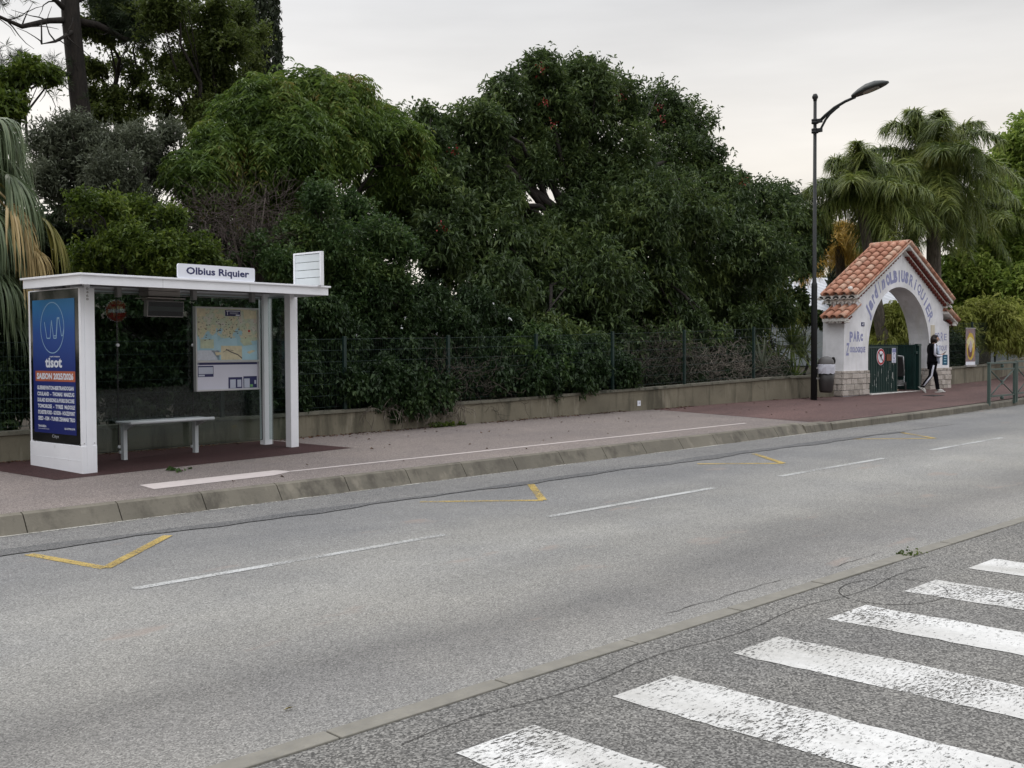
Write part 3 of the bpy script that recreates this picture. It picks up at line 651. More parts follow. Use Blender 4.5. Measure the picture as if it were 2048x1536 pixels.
# poster: seen from the far left; its own plane has x towards the street, y up
PW, PH = 1.15, 1.80
PF = frame((-.0065, 1.285, .50), (0, -1, 0), (0, 0, 1))
def postermat():
    m, nt, b = newmat('blue_poster_print'); tc = nt.nodes.new('ShaderNodeTexCoord'); sp = nt.nodes.new('ShaderNodeSeparateXYZ'); nt.links.new(tc.outputs['Object'], sp.inputs[0])
    mr = nt.nodes.new('ShaderNodeMapRange'); mr.inputs[1].default_value = .5; mr.inputs[2].default_value = 2.3; nt.links.new(sp.outputs['Z'], mr.inputs[0])
    c = ramp(nt, mr.outputs[0], [(0, (.008, .015, .12)), (.45, (.008, .020, .145)), (.75, (.012, .058, .25)), (1, (.028, .16, .34))])
    nt.links.new(c, b.inputs['Base Color']); b.inputs['Roughness'].default_value = .5; b.inputs['Specular IOR Level'].default_value = .25; return m
t = TX(); t.poly([(0, 0), (PW, 0), (PW, PH), (0, PH)], PF); po = t.build('poster', postermat(), adv2)
PF2 = frame((-.0085, 1.285, .50), (0, -1, 0), (0, 0, 1)); PF3 = frame((-.0100, 1.285, .50), (0, -1, 0), (0, 0, 1))
INKW = plain('poster_white', (.60, .63, .70), .5, var=.03); INKP = plain('poster_pale_blue', (.22, .36, .52), .5, var=.05)
t = TX(); t.ring(.55, 1.42, .325, .345, .012, PF2, 56)
for pts in ([(.34, 1.50), (.40, 1.28), (.49, 1.28), (.535, 1.52), (.585, 1.28), (.66, 1.28), (.70, 1.54)], [(.70, 1.54), (.74, 1.54), (.80, 1.31), (.83, 1.31), (.87, 1.42)], [(.59, 1.31), (.655, 1.31), (.69, 1.55), (.75, 1.55)]): t.line(pts, .014, PF2)
t.build('monogram', INKP, po)
t = TX(); t.poly([(.06, .70), (PW - .005, .70), (PW - .005, .84), (.06, .84)], PF2); t.build('orange_band', plain('poster_orange', (.36, .085, .035), .5), po)
t = TX(); t.add('tisot', PF2, .34, .80, .885, 1.02, .035).add('scene tousaine', PF2, .47, .74, 1.025, 1.045, .02)
t.add('SAISON 2025/2026', PF3, .10, 1.10, .725, .815, .045)
for k, (s, x1) in enumerate((('GUERREVINTON-BERTRANDOGAN', 1.10), ('COULAND  -  THOMAS  MARZUG', 1.11), ('DULAID BONSONG & PURIS ENCORE', 1.11), ('TOMOROSE  -  TYREE  McDOLE', 1.12), ('SYLVESTER FORD - GOUDIN - HOUZE.POINT', 1.12), ('SEED - KIM - TUNER ZENMAR TRIO', 1.12))):
    t.add(s, PF2, .10 + .004 * k, x1, .585 - .083 * k, .64 - .083 * k, .04)
t.add('TANGUEDA', PF2, .11, .34, .075, .105, .03).add('www.tandia.nantou', PF2, .11, .42, .05, .062, .01).add('LE-CITRUS.FR', PF2, .84, 1.12, .065, .09, .03)
t.build('lettering', INKW, po)
TX().add('Cityz', frame((-.0065, 1.285, .40), (0, -1, 0), (0, 0, 1)), .49, .68, .03, .085, .02).build('maker_mark', plain('mark_grey', (.25, .26, .28), .5), adv2)

# things fixed to the shelter
def on_shelter(o, x, y, z): o.location = O + Uv * x + Vv * y + Zv * z; o.rotation_euler = (0, 0, TH); return o
m = MB(); m.box(0, 1.26, -.012, .012, 0, .20, 0); bmesh.ops.bevel(m.bm, geom=[e for e in m.bm.edges if abs(e.verts[0].co.y - e.verts[1].co.y) > .02], offset=.03, segments=4, affect='EDGES', profile=.5)
ns = on_shelter(m.build('stop_name_sign', WHITE_SIGN), 1.18, -.40, 2.588); tag(ns, 'long white stop name sign with navy lettering standing on the roof edge', 'sign')
TX().add('Olbius Riquier', frame((0, -.0135, 0), (1, 0, 0), (0, 0, 1)), .13, 1.16, .030, .160, .03).build('lettering', NAVY, ns)
rb = thing('roof_board', 'white louvred board standing upright on the right end of the shelter roof', 'board'); on_shelter(rb, 3.6, -.52, 2.585)
m = MB()
for a, b in ((0, .03), (.63, .66)): m.box(-.03, .03, a, b, 0, .52, .003)
m.box(-.03, .03, .03, .63, .495, .52, .003); m.box(-.03, .03, .03, .63, 0, .012, .003); m.build('board_frame', WHITE, rb)
m = MB()
for k in range(4): m.box(-.018, .018, .03, .63, .014 + k * .12, .014 + k * .12 + .112, .006)
m.build('slats', plain('slat_white', (.60, .64, .66), .5, var=.03), rb)
# information case with map and timetable, fixed in front of the glass
ic = thing('information_case', 'framed case with a pastel network map above a timetable, on the shelter glass', 'notice board'); on_shelter(ic, 2.36, 1.0, .98)
ALU = plain('aluminium', (.55, .55, .56), .35, metal=.5, var=.04)
m = MB()
for a, b, c, d in ((0, .022, 0, 1.30), (1.158, 1.18, 0, 1.30), (.022, 1.158, 0, .022), (.022, 1.158, 1.278, 1.30), (.022, 1.158, .445, .475)): m.box(a, b, -.03, .05, c, d, .002)
m.build('case_frame', ALU, ic)
m = MB(); m.box(.01, 1.17, .01, .045, .01, 1.29); m.build('back_panel', plain('panel_white', (.60, .60, .66), .5, var=.02), ic)
def mapmat():
    m, nt, b = newmat('network_map'); v = coords(nt); sp = nt.nodes.new('ShaderNodeSeparateXYZ'); nt.links.new(v, sp.inputs[0])
    land = ramp(nt, noise(nt, v, 5, 3), [(.35, (.60, .60, .40)), (.45, (.66, .60, .44)), (.52, (.50, .58, .42)), (.62, (.62, .62, .55)), (.7, (.64, .52, .44))])
    dots = noise(nt, v, 42, 2, .8); land = mixc(nt, land, (.16, .12, .10), ramp(nt, dots, [(.60, (0, 0, 0)), (.66, (.8, .8, .8))]))
    n2 = noise(nt, v, 2.7, 5, .6)
    a = nt.nodes.new('ShaderNodeMath'); a.operation = 'MULTIPLY_ADD'; nt.links.new(sp.outputs['Z'], a.inputs[0]); a.inputs[1].default_value = -1.2; nt.links.new(n2, a.inputs[2])
    sea = ramp(nt, a.outputs[0], [(.0, (1, 1, 1)), (.001, (1, 1, 1))])
    th = nt.nodes.new('ShaderNodeMath'); th.operation = 'GREATER_THAN'; nt.links.new(a.outputs[0], th.inputs[0]); th.inputs[1].default_value = -.50
    c = mixc(nt, land, (.36, .58, .68), th.outputs[0])
    nt.links.new(c, b.inputs['Base Color']); b.inputs['Roughness'].default_value = .5; b.inputs['Coat Weight'].default_value = .5; b.inputs['Coat Roughness'].default_value = .05; return m
F = frame((0, .0085, 0), (1, 0, 0), (0, 0, 1)); F2_ = frame((0, .007, 0), (1, 0, 0), (0, 0, 1)); F3_ = frame((0, .0055, 0), (1, 0, 0), (0, 0, 1)); F4_ = frame((0, .004, 0), (1, 0, 0), (0, 0, 1))
q = lambda x0, x1, y0, y1: [(x0, y0), (x1, y0), (x1, y1), (x0, y1)]
mp = TX().poly(q(.024, 1.156, .477, 1.276), F).build('network_map', mapmat(), ic)
sea = plain('map_sea', (.42, .64, .74), .5, var=.06, scale=6); landm = plain('map_land', (.66, .60, .42), .5, var=.15, scale=14); greenm = plain('map_green', (.52, .58, .42), .5, var=.14, scale=12)
TX().poly([(.42, .77), (.47, .80), (.62, .83), (.76, .82), (.78, .70), (.80, .66), (.86, .69), (1.15, .72), (1.15, .48), (.42, .48), (.30, .62), (.34, .70), (.30, .85), (.40, .88)], F2_).poly(q(.026, .075, .62, .84), F2_).build('map_sea', sea, mp)
for pts in (q(.10, .34, .66, .80), [(.82, .78), (1.0, .84), (1.06, .72), (.9, .70)]): TX().poly(pts, F3_).build('map_green', greenm, mp)
for pts in (q(.47, .86, .48, .70), q(.03, .20, 1.15, 1.27), q(.90, 1.14, 1.13, 1.26), [(.36, .60), (.47, .60), (.47, .56), (.38, .55)], [(.95, .60), (1.05, .63), (1.12, .62), (1.0, .57)]): TX().poly(pts, F3_).build('map_inset', landm, mp)
TX().poly(q(.026, .44, .478, .63), F2_).build('map_legend', plain('legend', (.58, .62, .70), .5, var=.08, scale=30), mp)
t = TX()
for k in range(46): x, z = random.gauss(.5, .22), random.gauss(.98, .10); x = min(1.1, max(.06, x)); z = min(1.24, max(.78, z)); t.poly(q(x, x + random.uniform(.01, .035), z, z + .012), F4_)
t.line([(.56, .645), (.66, .60), (.78, .56), (.86, .50)], .016, F4_); t.line([(.50, .60), (.60, .64), (.70, .62)], .006, F4_)
t.build('map_print', plain('map_ink', (.09, .075, .085), .6), mp)
t = TX(); t.poly(q(.555, .84, 1.165, 1.26), F3_); t.build('map_title', NAVY, mp); TX().add('T', F4_, .575, .62, 1.18, 1.25, .02).poly(q(.575, .83, 1.24, 1.25), F4_).poly(q(.75, .825, 1.172, 1.19), F4_).poly(q(.64, .80, 1.215, 1.22), F4_).poly(q(.64, .78, 1.20, 1.204), F4_).build('title_letters', WHITE_SIGN, mp)
m = MB(); m.lathe([(.02, 0), (.02, .002)], n=14, M=frame((1.0, .006, .935), (1, 0, 0), (0, 0, 1))); m.build('here_mark', RED, mp)
tt = TX().poly(q(.024, 1.156, .024, .443), F).build('timetable', plain('timetable_paper', (.62, .62, .72), .45, var=.03), ic)
t = TX(); t.poly(q(.03, 1.15, .405, .437), F2_)
t.poly(q(.05, .33, .22, .39), F2_).poly(q(.60, .86, .03, .205), F2_).poly(q(.88, 1.14, .03, .215), F2_); t.build('timetable_boxes', NAVY, tt)
t = TX(); t.poly(q(.06, .32, .265, .37), F3_).poly(q(.06, .17, .23, .255), F3_).poly(q(.63, .735, .035, .17), F3_).poly(q(.765, .84, .05, .165), F3_).poly(q(.895, 1.0, .035, .18), F3_).poly(q(1.09, 1.125, .09, .15), F3_); t.add('M', F3_, .05, .075, .412, .43, .02).build('timetable_sheets', plain('sheet', (.47, .50, .60), .5), tt)
TX().poly(q(1.01, 1.06, .045, .085), F3_).build('green_square', plain('green_ink', (.16, .40, .13), .5), tt)
# passenger display under the roof
ds = thing('display_screen', 'black passenger display screen in a grey hood hanging under the shelter roof', 'screen'); on_shelter(ds, 1.44, .80, 2.10)
m = MB(); m.box(.03, .55, -.0, .26, .30, .375, .004); m.box(.03, .55, -.0, .26, .381, .44, .004); m.box(-.02, .60, -.06, .28, .265, .28, .003); m.box(.05, .5, .1, .2, .24, .30); m.build('hood', plain('hood_grey', (.36, .33, .31), .6, var=.05), ds)
M = frame((0, 0, 0), (1, 0, 0), (0, -.10, 1))
m = MB(); m.box(0, .60, 0, .235, -.10, .0, .008, M); m.build('screen_frame', GREYM, ds)
TX().poly(q(.012, .588, .012, .223), frame(M @ Vector((0, 0, .002)), (1, 0, 0), (0, -.10, 1))).build('screen', BLACK, ds)
TX().poly(q(.014, .586, .085, .155), frame(M @ Vector((0, 0, .0035)), (1, 0, 0), (0, -.10, 1))).build('screen_band', plain('screen_grey', (.035, .045, .045), .3), ds)
# bench
bn = thing('bench', 'narrow white metal bench on two legs under the bus shelter', 'bench'); on_shelter(bn, 1.06, .62, .0)
BM = plain('bench_white', (.50, .53, .55), .4, var=.04)
m = MB(); m.box(-.02, 1.36, 0, .40, .565, .60, .012); m.tube([(-.02, .0, .585), (1.36, .0, .585)], .026, 12); m.build('seat', BM, bn)
for u in (.08, 1.26):
    z0 = zs(*(O + Uv * (1.06 + u) + Vv * .95)[:2]) - .31
    m = MB(); m.box(u - .03, u + .03, .30, .38, z0, .565, .004); m.build('leg', BM, bn)
    m = MB(); m.prism([(.03, .56), (.31, .56), (.31, .46)], u - .012, u + .012, frame((0, 0, 0), (0, 1, 0), (0, 0, 1))); m.box(u - .05, u - .03, .36, .40, .13, .17, .003); m.build('bracket', BM, bn)

# ------------------------------------------------------------------ street lamp, litter bin, barriers, banner
lp = thing('street_lamp', 'tall dark green street lamp with a single curved arm, on the red pavement', 'street lamp', (24.88, 14.66, zs(24.88, 14.66)))
m = MB(); m.tube([(0, 0, -.05), (0, 0, 2.95), (0, 0, 3.0), (0, 0, 3.05), (0, 0, 7.72)], [.084, .076, .076, .052, .042], 16); m.build('pole', LAMPM, lp)
m = MB(); m.lathe([(.046, 7.68), (.05, 7.72), (.075, 7.76), (.075, 7.80), (.045, 7.86), (.0, 7.87)], n=14); m.build('finial', LAMPM, lp)
for z in (7.16, 6.92):
    m = MB(); m.lathe([(.05, z - .07), (.09, z - .055), (.09, z - .01), (.075, z), (.09, z + .01), (.09, z + .055), (.05, z + .07)], n=14); m.box(-.04, .04, -.2, 0, z - .05, z + .05, .01); m.build('clamp', LAMPM, lp)
m = MB(); m.tube([(0, -.15, 7.16), (0, -.3, 7.27), (0, -.55, 7.42), (0, -.85, 7.53), (0, -1.12, 7.59)], [.042, .042, .04, .036, .034], 10)
m.tube([(0, -.15, 6.92), (0, -.2, 7.0), (0, -.3, 7.16), (0, -.42, 7.28), (0, -.58, 7.385), (0, -.68, 7.43)], [.03, .03, .03, .03, .03, .025], 8); m.build('arm', LAMPM, lp)
hd = MB(); T = Matrix.Translation((0, -1.05, 7.60)) @ Matrix.Rotation(R(-12), 4, 'X')
prof = [(0, .08, .07, .05), (.04, .10, .085, .06), (.2, .15, .14, .07), (.42, .19, .18, .075), (.66, .185, .165, .065), (.84, .13, .10, .05), (.96, .045, .035, .03)]
rings = []
for y, w, t_, b_ in prof:
    rings.append([hd.bm.verts.new(T @ Vector((w * math.cos(a), -y, (t_ if math.sin(a) > 0 else .02) * math.sin(a)))) for a in [2 * math.pi * k / 16 for k in range(16)]])
for a, b in zip(rings, rings[1:]):
    for k in range(16): hd.bm.faces.new((a[k], a[(k + 1) % 16], b[(k + 1) % 16], b[k])).smooth = True
hd.bm.faces.new(rings[0]); hd.bm.faces.new(rings[-1])
hb = hd.build('lamp_head', plain('lamp_grey', (.028, .034, .034), .5), lp)
m = MB(); rings = []
for y, w in ((.3, .08), (.36, .115), (.5, .125), (.66, .11), (.74, .06)):
    rings.append([m.bm.verts.new(T @ Vector((w * math.cos(a), -y, -.018 - .035 * math.sin(a)))) for a in [math.pi * k / 8 for k in range(9)]])
for a, b in zip(rings, rings[1:]):
    for k in range(8): m.bm.faces.new((a[k], a[k + 1], b[k + 1], b[k]))
m.build('lamp_lens', plain('lens_grey', (.22, .22, .20), .15), hb)

bi = thing('litter_bin', 'grey domed litter bin with a white bag, strapped to the lamp post', 'litter bin', (25.13, 14.46, .76))
PL = plain('bin_grey', (.032, .029, .029), .45, var=.15)
m = MB(); m.lathe([(.0, 0), (.14, .0), (.17, .05), (.195, .3), (.21, .58)], n=24, M=Matrix.Rotation(R(3), 4, 'Y')); m.build('bin_body', PL, bi)
m = MB(); m.lathe([(.216, .72), (.216, .74), (.19, .84), (.13, .91), (.05, .94), (0, .945)], n=24); m.build('bin_dome', plain('dome_grey', (.075, .07, .07), .5), bi)
m = MB(); m.lathe([(.10, 0), (.10, .02)], n=18, M=frame((.17, -.10, .82), (.5, .85, 0), (0, 0, 1))); m.build('bin_opening', BLACKM, bi)
m = MB()
for k in range(24): pass
rg = []
for z, r, jit in ((.5, .222, .012), (.58, .226, .012), (.66, .23, .012), (.73, .226, .008), (.745, .20, .0)):
    rg.append([m.bm.verts.new(((r + random.uniform(-jit, jit)) * math.cos(2 * math.pi * k / 24), (r + random.uniform(-jit, jit)) * math.sin(2 * math.pi * k / 24), z + random.uniform(-jit, jit) * (2 if z < .55 else .3))) for k in range(24)])
for a, b in zip(rg, rg[1:]):
    for k in range(24): m.bm.faces.new((a[k], a[(k + 1) % 24], b[(k + 1) % 24], b[k]))
m.build('bin_bag', plain('bag_white', (.52, .53, .60), .35, var=.08, scale=10), bi)
m = MB(); m.box(-.27, -.1, .1, .24, .35, .39); m.box(-.27, -.1, .1, .24, .62, .66); m.build('strap', GREYM, bi)

def barrier(loc, rz, label):
    b = thing('pedestrian_barrier', label, 'barrier', loc, rz, 'green crossed barriers along the kerb'); W = 1.84; H = 1.0
    for x in (.04, W - .04):
        m = MB(); m.box(x - .035, x + .035, -.035, .035, -.08, H, .004); m.build('post', GREENB, b)
    m = MB(); m.box(-.02, W + .02, -.04, .04, H, H + .045, .006); m.build('handrail', GREENB, b)
    m = MB(); m.box(.075, W - .075, -.02, .02, .14, .18, .003); m.box(.075, W - .075, -.02, .02, .84, .88, .003)
    m.box(.08, .12, -.02, .02, .18, .84, .003); m.box(W - .12, W - .08, -.02, .02, .18, .84, .003); m.build('inner_frame', GREENB, b)
    m = MB()
    m.tube([(.12, -.006, .18), (W - .12, -.006, .84)], .016, 6); m.tube([(.12, .006, .84), (W - .12, .006, .18)], .016, 6)
    m.box(W / 2 - .045, W / 2 + .045, -.022, .022, .51 - .06, .51 + .06, .004); m.build('cross', GREENB, b)
    m = MB()
    for z in (.10, .94): m.lathe([(0, -.05), (.04, -.035), (.05, 0), (.04, .035), (0, .05)], (W / 2, 0, z), 12)
    m.build('spacer_balls', GREENB, b); return b
barrier((28.1, 11.52, zs(28.1, 11.75)), R(1.2), 'green metal barrier with a diagonal cross, first one beside the kerb near the walker')
barrier((30.04, 11.58, zs(30.04, 11.8)), R(3), 'second green crossed barrier, cut off at the far right edge of the street')

bt = thing('roll_up_banner', 'tall printed banner of a yellow passion flower standing on the wall right of the gate', 'banner', (35.78, 15.43, 1.29))
def bannermat():
    m, nt, b = newmat('banner_print'); v = coords(nt); n = noise(nt, v, 5, 4)
    c = ramp(nt, n, [(.3, (.10, .06, .08)), (.5, (.22, .17, .19)), (.65, (.30, .12, .07)), (.75, (.38, .34, .36))]); nt.links.new(c, b.inputs['Base Color']); b.inputs['Roughness'].default_value = .5; return m
m = MB(); m.box(0, .74, -.006, .006, .04, 1.27); m.build('banner_sheet', bannermat(), bt)
F = lambda k: frame((0, -.0065 - .0015 * k, 0), (1, 0, 0), (0, 0, 1))
def ell(cx, cy, rx, ry, n=20, w=0): return [(cx + rx * (1 + w * math.sin(5 * t)) * math.cos(t), cy + ry * math.sin(t)) for t in [2 * math.pi * k / n for k in range(n)]]
def ellipse_part(nm, e, k, col):
    t = TX()
    cx = sum(p[0] for p in e) / len(e); cy = sum(p[1] for p in e) / len(e)
    for a, b in zip(e, e[1:] + e[:1]): t.poly([(cx, cy), a, b], F(k))
    t.build(nm, plain(nm + '_ink', col, .5, var=.2, scale=9), bt)
ellipse_part('yellow_disc', ell(.37, .66, .32, .46), 1, (.52, .36, .03)); ellipse_part('pale_petals', ell(.34, .78, .27, .20, w=.2), 2, (.62, .55, .30)); ellipse_part('dark_heart', ell(.33, .52, .17, .24), 3, (.12, .035, .03)); ellipse_part('lilac_petal', ell(.36, .66, .10, .20), 4, (.45, .38, .42))
TX().poly(q(0, .74, .045, .15), F(1)).build('white_foot', WHITE_SIGN, bt)
m = MB(); m.box(-.02, .76, -.02, .02, 1.255, 1.285, .004); m.build('top_rail', GREYM, bt)
m = MB(); m.box(-.02, .76, -.05, .05, -.02, .045, .006); m.build('foot_rail', GREYM, bt)

# no-entry sign standing on the near side of the street: it shows in the shelter glass
ne = thing('no_entry_sign', 'round red no entry sign on a grey pole, mirrored in the shelter glass', 'sign', (17.1, .55, zr(17.1)), R(36))
m = MB(); m.tube([(0, 0, -.1), (0, 0, 3.3)], .03, 10); m.build('pole', GREYM, ne)
Fn = lambda d: frame((0, .04 + d, 2.95), (-1, 0, 0), (0, 0, 1))
m = MB(); m.lathe([(.33, 0), (.33, .015)], n=36, M=frame((0, .034, 2.95), (-1, 0, 0), (0, 0, 1))); dk = m.build('disc', WHITE_SIGN, ne)
TX().ring(0, 0, .31, .31, .309, Fn(.0125), 40).build('red_face', RED, dk); TX().poly(q(-.24, .24, -.055, .055), Fn(.0145)).build('white_bar', WHITE_SIGN, dk)

# greenhouse in the garden
gh = thing('greenhouse', 'long pale grey roofed building behind the trees left of the gate', 'building', (43.5, 25.5, zg(43.5, 25.5)))
def ghmat():
    m, nt, b = newmat('corrugated_roof'); v = coords(nt, (1, 1, 1)); w = nt.nodes.new('ShaderNodeTexWave'); w.inputs['Scale'].default_value = 1.1; w.bands_direction = 'X'; nt.links.new(v, w.inputs[0])
    c = ramp(nt, w.outputs[0], [(.2, (.36, .38, .42)), (.8, (.46, .48, .52))]); n = noise(nt, coords(nt, (3, .4, .4)), 2, 5); c = mixc(nt, c, (.34, .35, .38), ramp(nt, n, [(.5, (0, 0, 0)), (.62, (.7, .7, .7))])); nt.links.new(c, b.inputs['Base Color']); b.inputs['Roughness'].default_value = .4; return m
M = frame((0, 0, 0), (.80, -.60, 0), (.60, .80, 0))
m = MB(); m.box(-9, 9, -3, 3, 0, 2.35, 0, M); m.build('wall', plain('greenhouse_wall', (.40, .44, .47), .6), gh)
m = MB(); m.prism([(-3.2, 2.3), (0, 3.9), (3.2, 2.3), (3.2, 2.24), (0, 3.84), (-3.2, 2.24)], -9.2, 9.2, M @ frame((0, 0, 0), (0, 1, 0), (0, 0, 1))); m.build('roof', ghmat(), gh)
# ------------------------------------------------------------------ plants
def unit(a): return a / np.maximum(np.linalg.norm(a, axis=-1, keepdims=True), 1e-9)
def vnoise(P, sc, seed):
    """smooth value noise in 0..1"""
    q = P * sc + seed * 17.31; i = np.floor(q).astype(np.int64); f = q - i; f = f * f * (3 - 2 * f); o = 0
    for dx in (0, 1):
        for dy in (0, 1):
            for dz in (0, 1):
                h = (i[:, 0] + dx) * 374761393 + (i[:, 1] + dy) * 668265263 + (i[:, 2] + dz) * 2147483647 + seed * 97531
                h = (h ^ (h >> 13)) * 1274126177; h = (h ^ (h >> 16)) & 0xffff
                w = (f[:, 0] if dx else 1 - f[:, 0]) * (f[:, 1] if dy else 1 - f[:, 1]) * (f[:, 2] if dz else 1 - f[:, 2]); o = o + w * h / 65535.0
    return o
def randunit(n): return unit(RNG.normal(size=(n, 3)))
def shell(lobes, n, seed, gap=.30, gsc=1.3, deep=1.25, lump=.45, hole=()):
    """twig tips spread over the shells of overlapping lobes, lumpy and with gaps"""
    L = np.array(lobes); w = L[:, 3] ** 2; pts = []; out = []; got = 0
    while got < n:
        k = RNG.choice(len(L), size=n, p=w / w.sum()); d = randunit(n); rho = RNG.beta(3.2, deep, size=n)
        P0 = L[k, :3] + d * L[k, 3:4]
        tail = (RNG.random(n) < .14) * RNG.uniform(.02, .34, n)
        rho = tail + rho * (1 + lump * (vnoise(P0, 2.2, seed) - .5) * 2 * .6 + .25 * (vnoise(P0, 5.0, seed + 3) - .5))
        P = L[k, :3] + d * (L[k, 3] * rho)[:, None] * np.array([1, 1, .92])
        inner = np.zeros(n)
        for c in L:
            inner = np.maximum(inner, 1 - np.linalg.norm((P - c[:3]), axis=1) / c[3])
        keep = (vnoise(P, gsc, seed + 9) * .6 + vnoise(P, gsc * 2.7, seed + 5) * .4 > gap + .0 * inner) & ((inner < .45) | (RNG.random(n) < .3))
        for hx, hy, hz, hr in hole: keep &= np.linalg.norm(P - np.array([hx, hy, hz]), axis=1) > hr
        pts.append(P[keep]); out.append(d[keep]); got += keep.sum()
    return np.concatenate(pts)[:n], np.concatenate(out)[:n]
def leaves(B, D, length, width, droop=.15, fold=.25, roll=None):
    """diamond leaves folded along the midrib; B base points, D directions"""
    n = len(B); up = np.array([0, 0, 1.0]) + RNG.normal(scale=.55, size=(n, 3)); s = unit(np.cross(D, up)); nn = np.cross(s, D)
    f_ = RNG.uniform(.5, 1.45, n); ln = (length * f_)[:, None]; wd = (width * f_ * RNG.uniform(.75, 1.15, n))[:, None]
    mid = B + D * ln * .45; tip = B + D * ln - np.array([0, 0, 1.0]) * ln * droop
    V = np.stack([B, mid + s * wd / 2 + nn * wd * fold, tip, mid - s * wd / 2 + nn * wd * fold], 1).reshape(-1, 3)
    i = np.arange(n)[:, None] * 4; F = np.concatenate([i + [0, 1, 2], i + [0, 2, 3]], 1).reshape(-1, 3); return V, F
def sprays(P, Dout, per, tw, length, width, droop=.2, up=.25, spread=.8, hang=.0):
    """each twig carries leaves along its length"""
    n = len(P); tdir = unit(Dout * .7 + RNG.normal(scale=.45, size=(n, 3)) + np.array([0, 0, up]))
    t = RNG.random((n, per)); B = P[:, None, :] - tdir[:, None, :] * (t * tw)[:, :, None]
    side = unit(RNG.normal(size=(n, per, 3))); D = unit(tdir[:, None, :] * .75 + side * spread + np.array([0, 0, -hang]))
    return leaves(B.reshape(-1, 3), D.reshape(-1, 3), length, width, droop)
def pinnate(P, Dout, pairs, rl, length, width, sag=.7):
    """compound leaves: an arching stalk with paired drooping leaflets"""
    n = len(P); d0 = unit(Dout * np.array([1, 1, .5]) + RNG.normal(scale=.4, size=(n, 3)) + np.array([0, 0, .15])); Bs = []; Ds = []
    side = unit(np.cross(d0, np.array([0, 0, 1.0]) + RNG.normal(scale=.2, size=(n, 3))))
    for k in range(pairs):
        t = (k + 1) / pairs; p = P + d0 * rl * t - np.array([0, 0, 1.0]) * rl * sag * t * t
        for s in (-1, 1): Bs.append(p); Ds.append(unit(side * s * .9 + d0 * .45 + np.array([0, 0, -.55]) + RNG.normal(scale=.15, size=(n, 3))))
    return leaves(np.concatenate(Bs), np.concatenate(Ds), length, width, .25)
def join(*vf):
    Vs = []; Fs = []; n = 0
    for V, F in vf: Vs.append(V); Fs.append(F + n); n += len(V)
    return np.concatenate(Vs), np.concatenate(Fs)
def tubes(paths, rads, n=4):
    """many thin bent twigs: paths (m,k,3), rads (m,k)"""
    paths = np.asarray(paths, float); m, k, _ = paths.shape; t = unit(np.gradient(paths, axis=1)); u = unit(np.cross(t, np.array([.3, .2, 1.0]))); v = np.cross(t, u)
    a = 2 * np.pi * np.arange(n) / n
    V = paths[:, :, None, :] + (u[:, :, None, :] * np.cos(a)[None, None, :, None] + v[:, :, None, :] * np.sin(a)[None, None, :, None]) * np.asarray(rads)[:, :, None, None]
    idx = np.arange(m * k * n).reshape(m, k, n); A = idx[:, :-1]; B = idx[:, 1:]
    F = np.stack([A, np.roll(A, -1, 2), np.roll(B, -1, 2), B], -1).reshape(-1, 4); return V.reshape(-1, 3), F
def wander(starts, dirs, steps, step, curl, pull=(0, 0, 0)):
    P = [np.array(starts, float)]; d = unit(np.array(dirs, float))
    for _ in range(steps): d = unit(d + RNG.normal(scale=curl, size=d.shape) + np.array(pull)); P.append(P[-1] + d * step)
    return np.stack(P, 1)
def limbs(base, node, lobes, r0, every=1, twigs=3, wig=.12, second=None):
    """trunk to a fork, limbs to the lobes, twigs beyond"""
    m = MB(); base = Vector(base); node = Vector(node); k = 6
    m.tube([base.lerp(node, t) + Vector((random.uniform(-1, 1), random.uniform(-1, 1), 0)) * wig * math.sin(math.pi * t) for t in [i / k for i in range(k + 1)]], [r0 * (1.25 if i == 0 else 1 - .3 * i / k) for i in range(k + 1)], 10)
    for i, (x, y, z, r) in enumerate(lobes):
        if i % every: continue
        e = Vector((x, y, z)); d = e - node; up = Vector((0, 0, 1)) * d.length * .12
        st = node if second is None or i % 2 else Vector(second)
        d = e - st; pts = [st + d * t + up * math.sin(math.pi * t) * .8 + Vector((random.uniform(-1, 1), random.uniform(-1, 1), random.uniform(-1, 1))) * .07 * d.length * math.sin(math.pi * t) for t in (0, .25, .5, .75, 1)]
        rr = r0 * random.uniform(.3, .5); m.tube(pts, [rr, rr * .8, rr * .62, rr * .45, rr * .25], 6)
        for _ in range(twigs):
            q_ = e + Vector((random.gauss(0, 1), random.gauss(0, 1), random.gauss(0, 1))).normalized() * r * .9; s_ = pts[random.choice((2, 3, 4))]
            m.tube([s_, s_.lerp(q_, .5) + Vector((0, 0, .08 * r)), q_], [rr * .3, rr * .2, rr * .08], 5)
    return m
def put(name, VF, mat, parent):
    V, F = VF; o = link(name, npmesh(name, V - np.array(parent.location), F), mat, parent); return o
def putm(m, name, mat, parent):
    o = m.build(name, mat, parent); o.location = -parent.location; return o

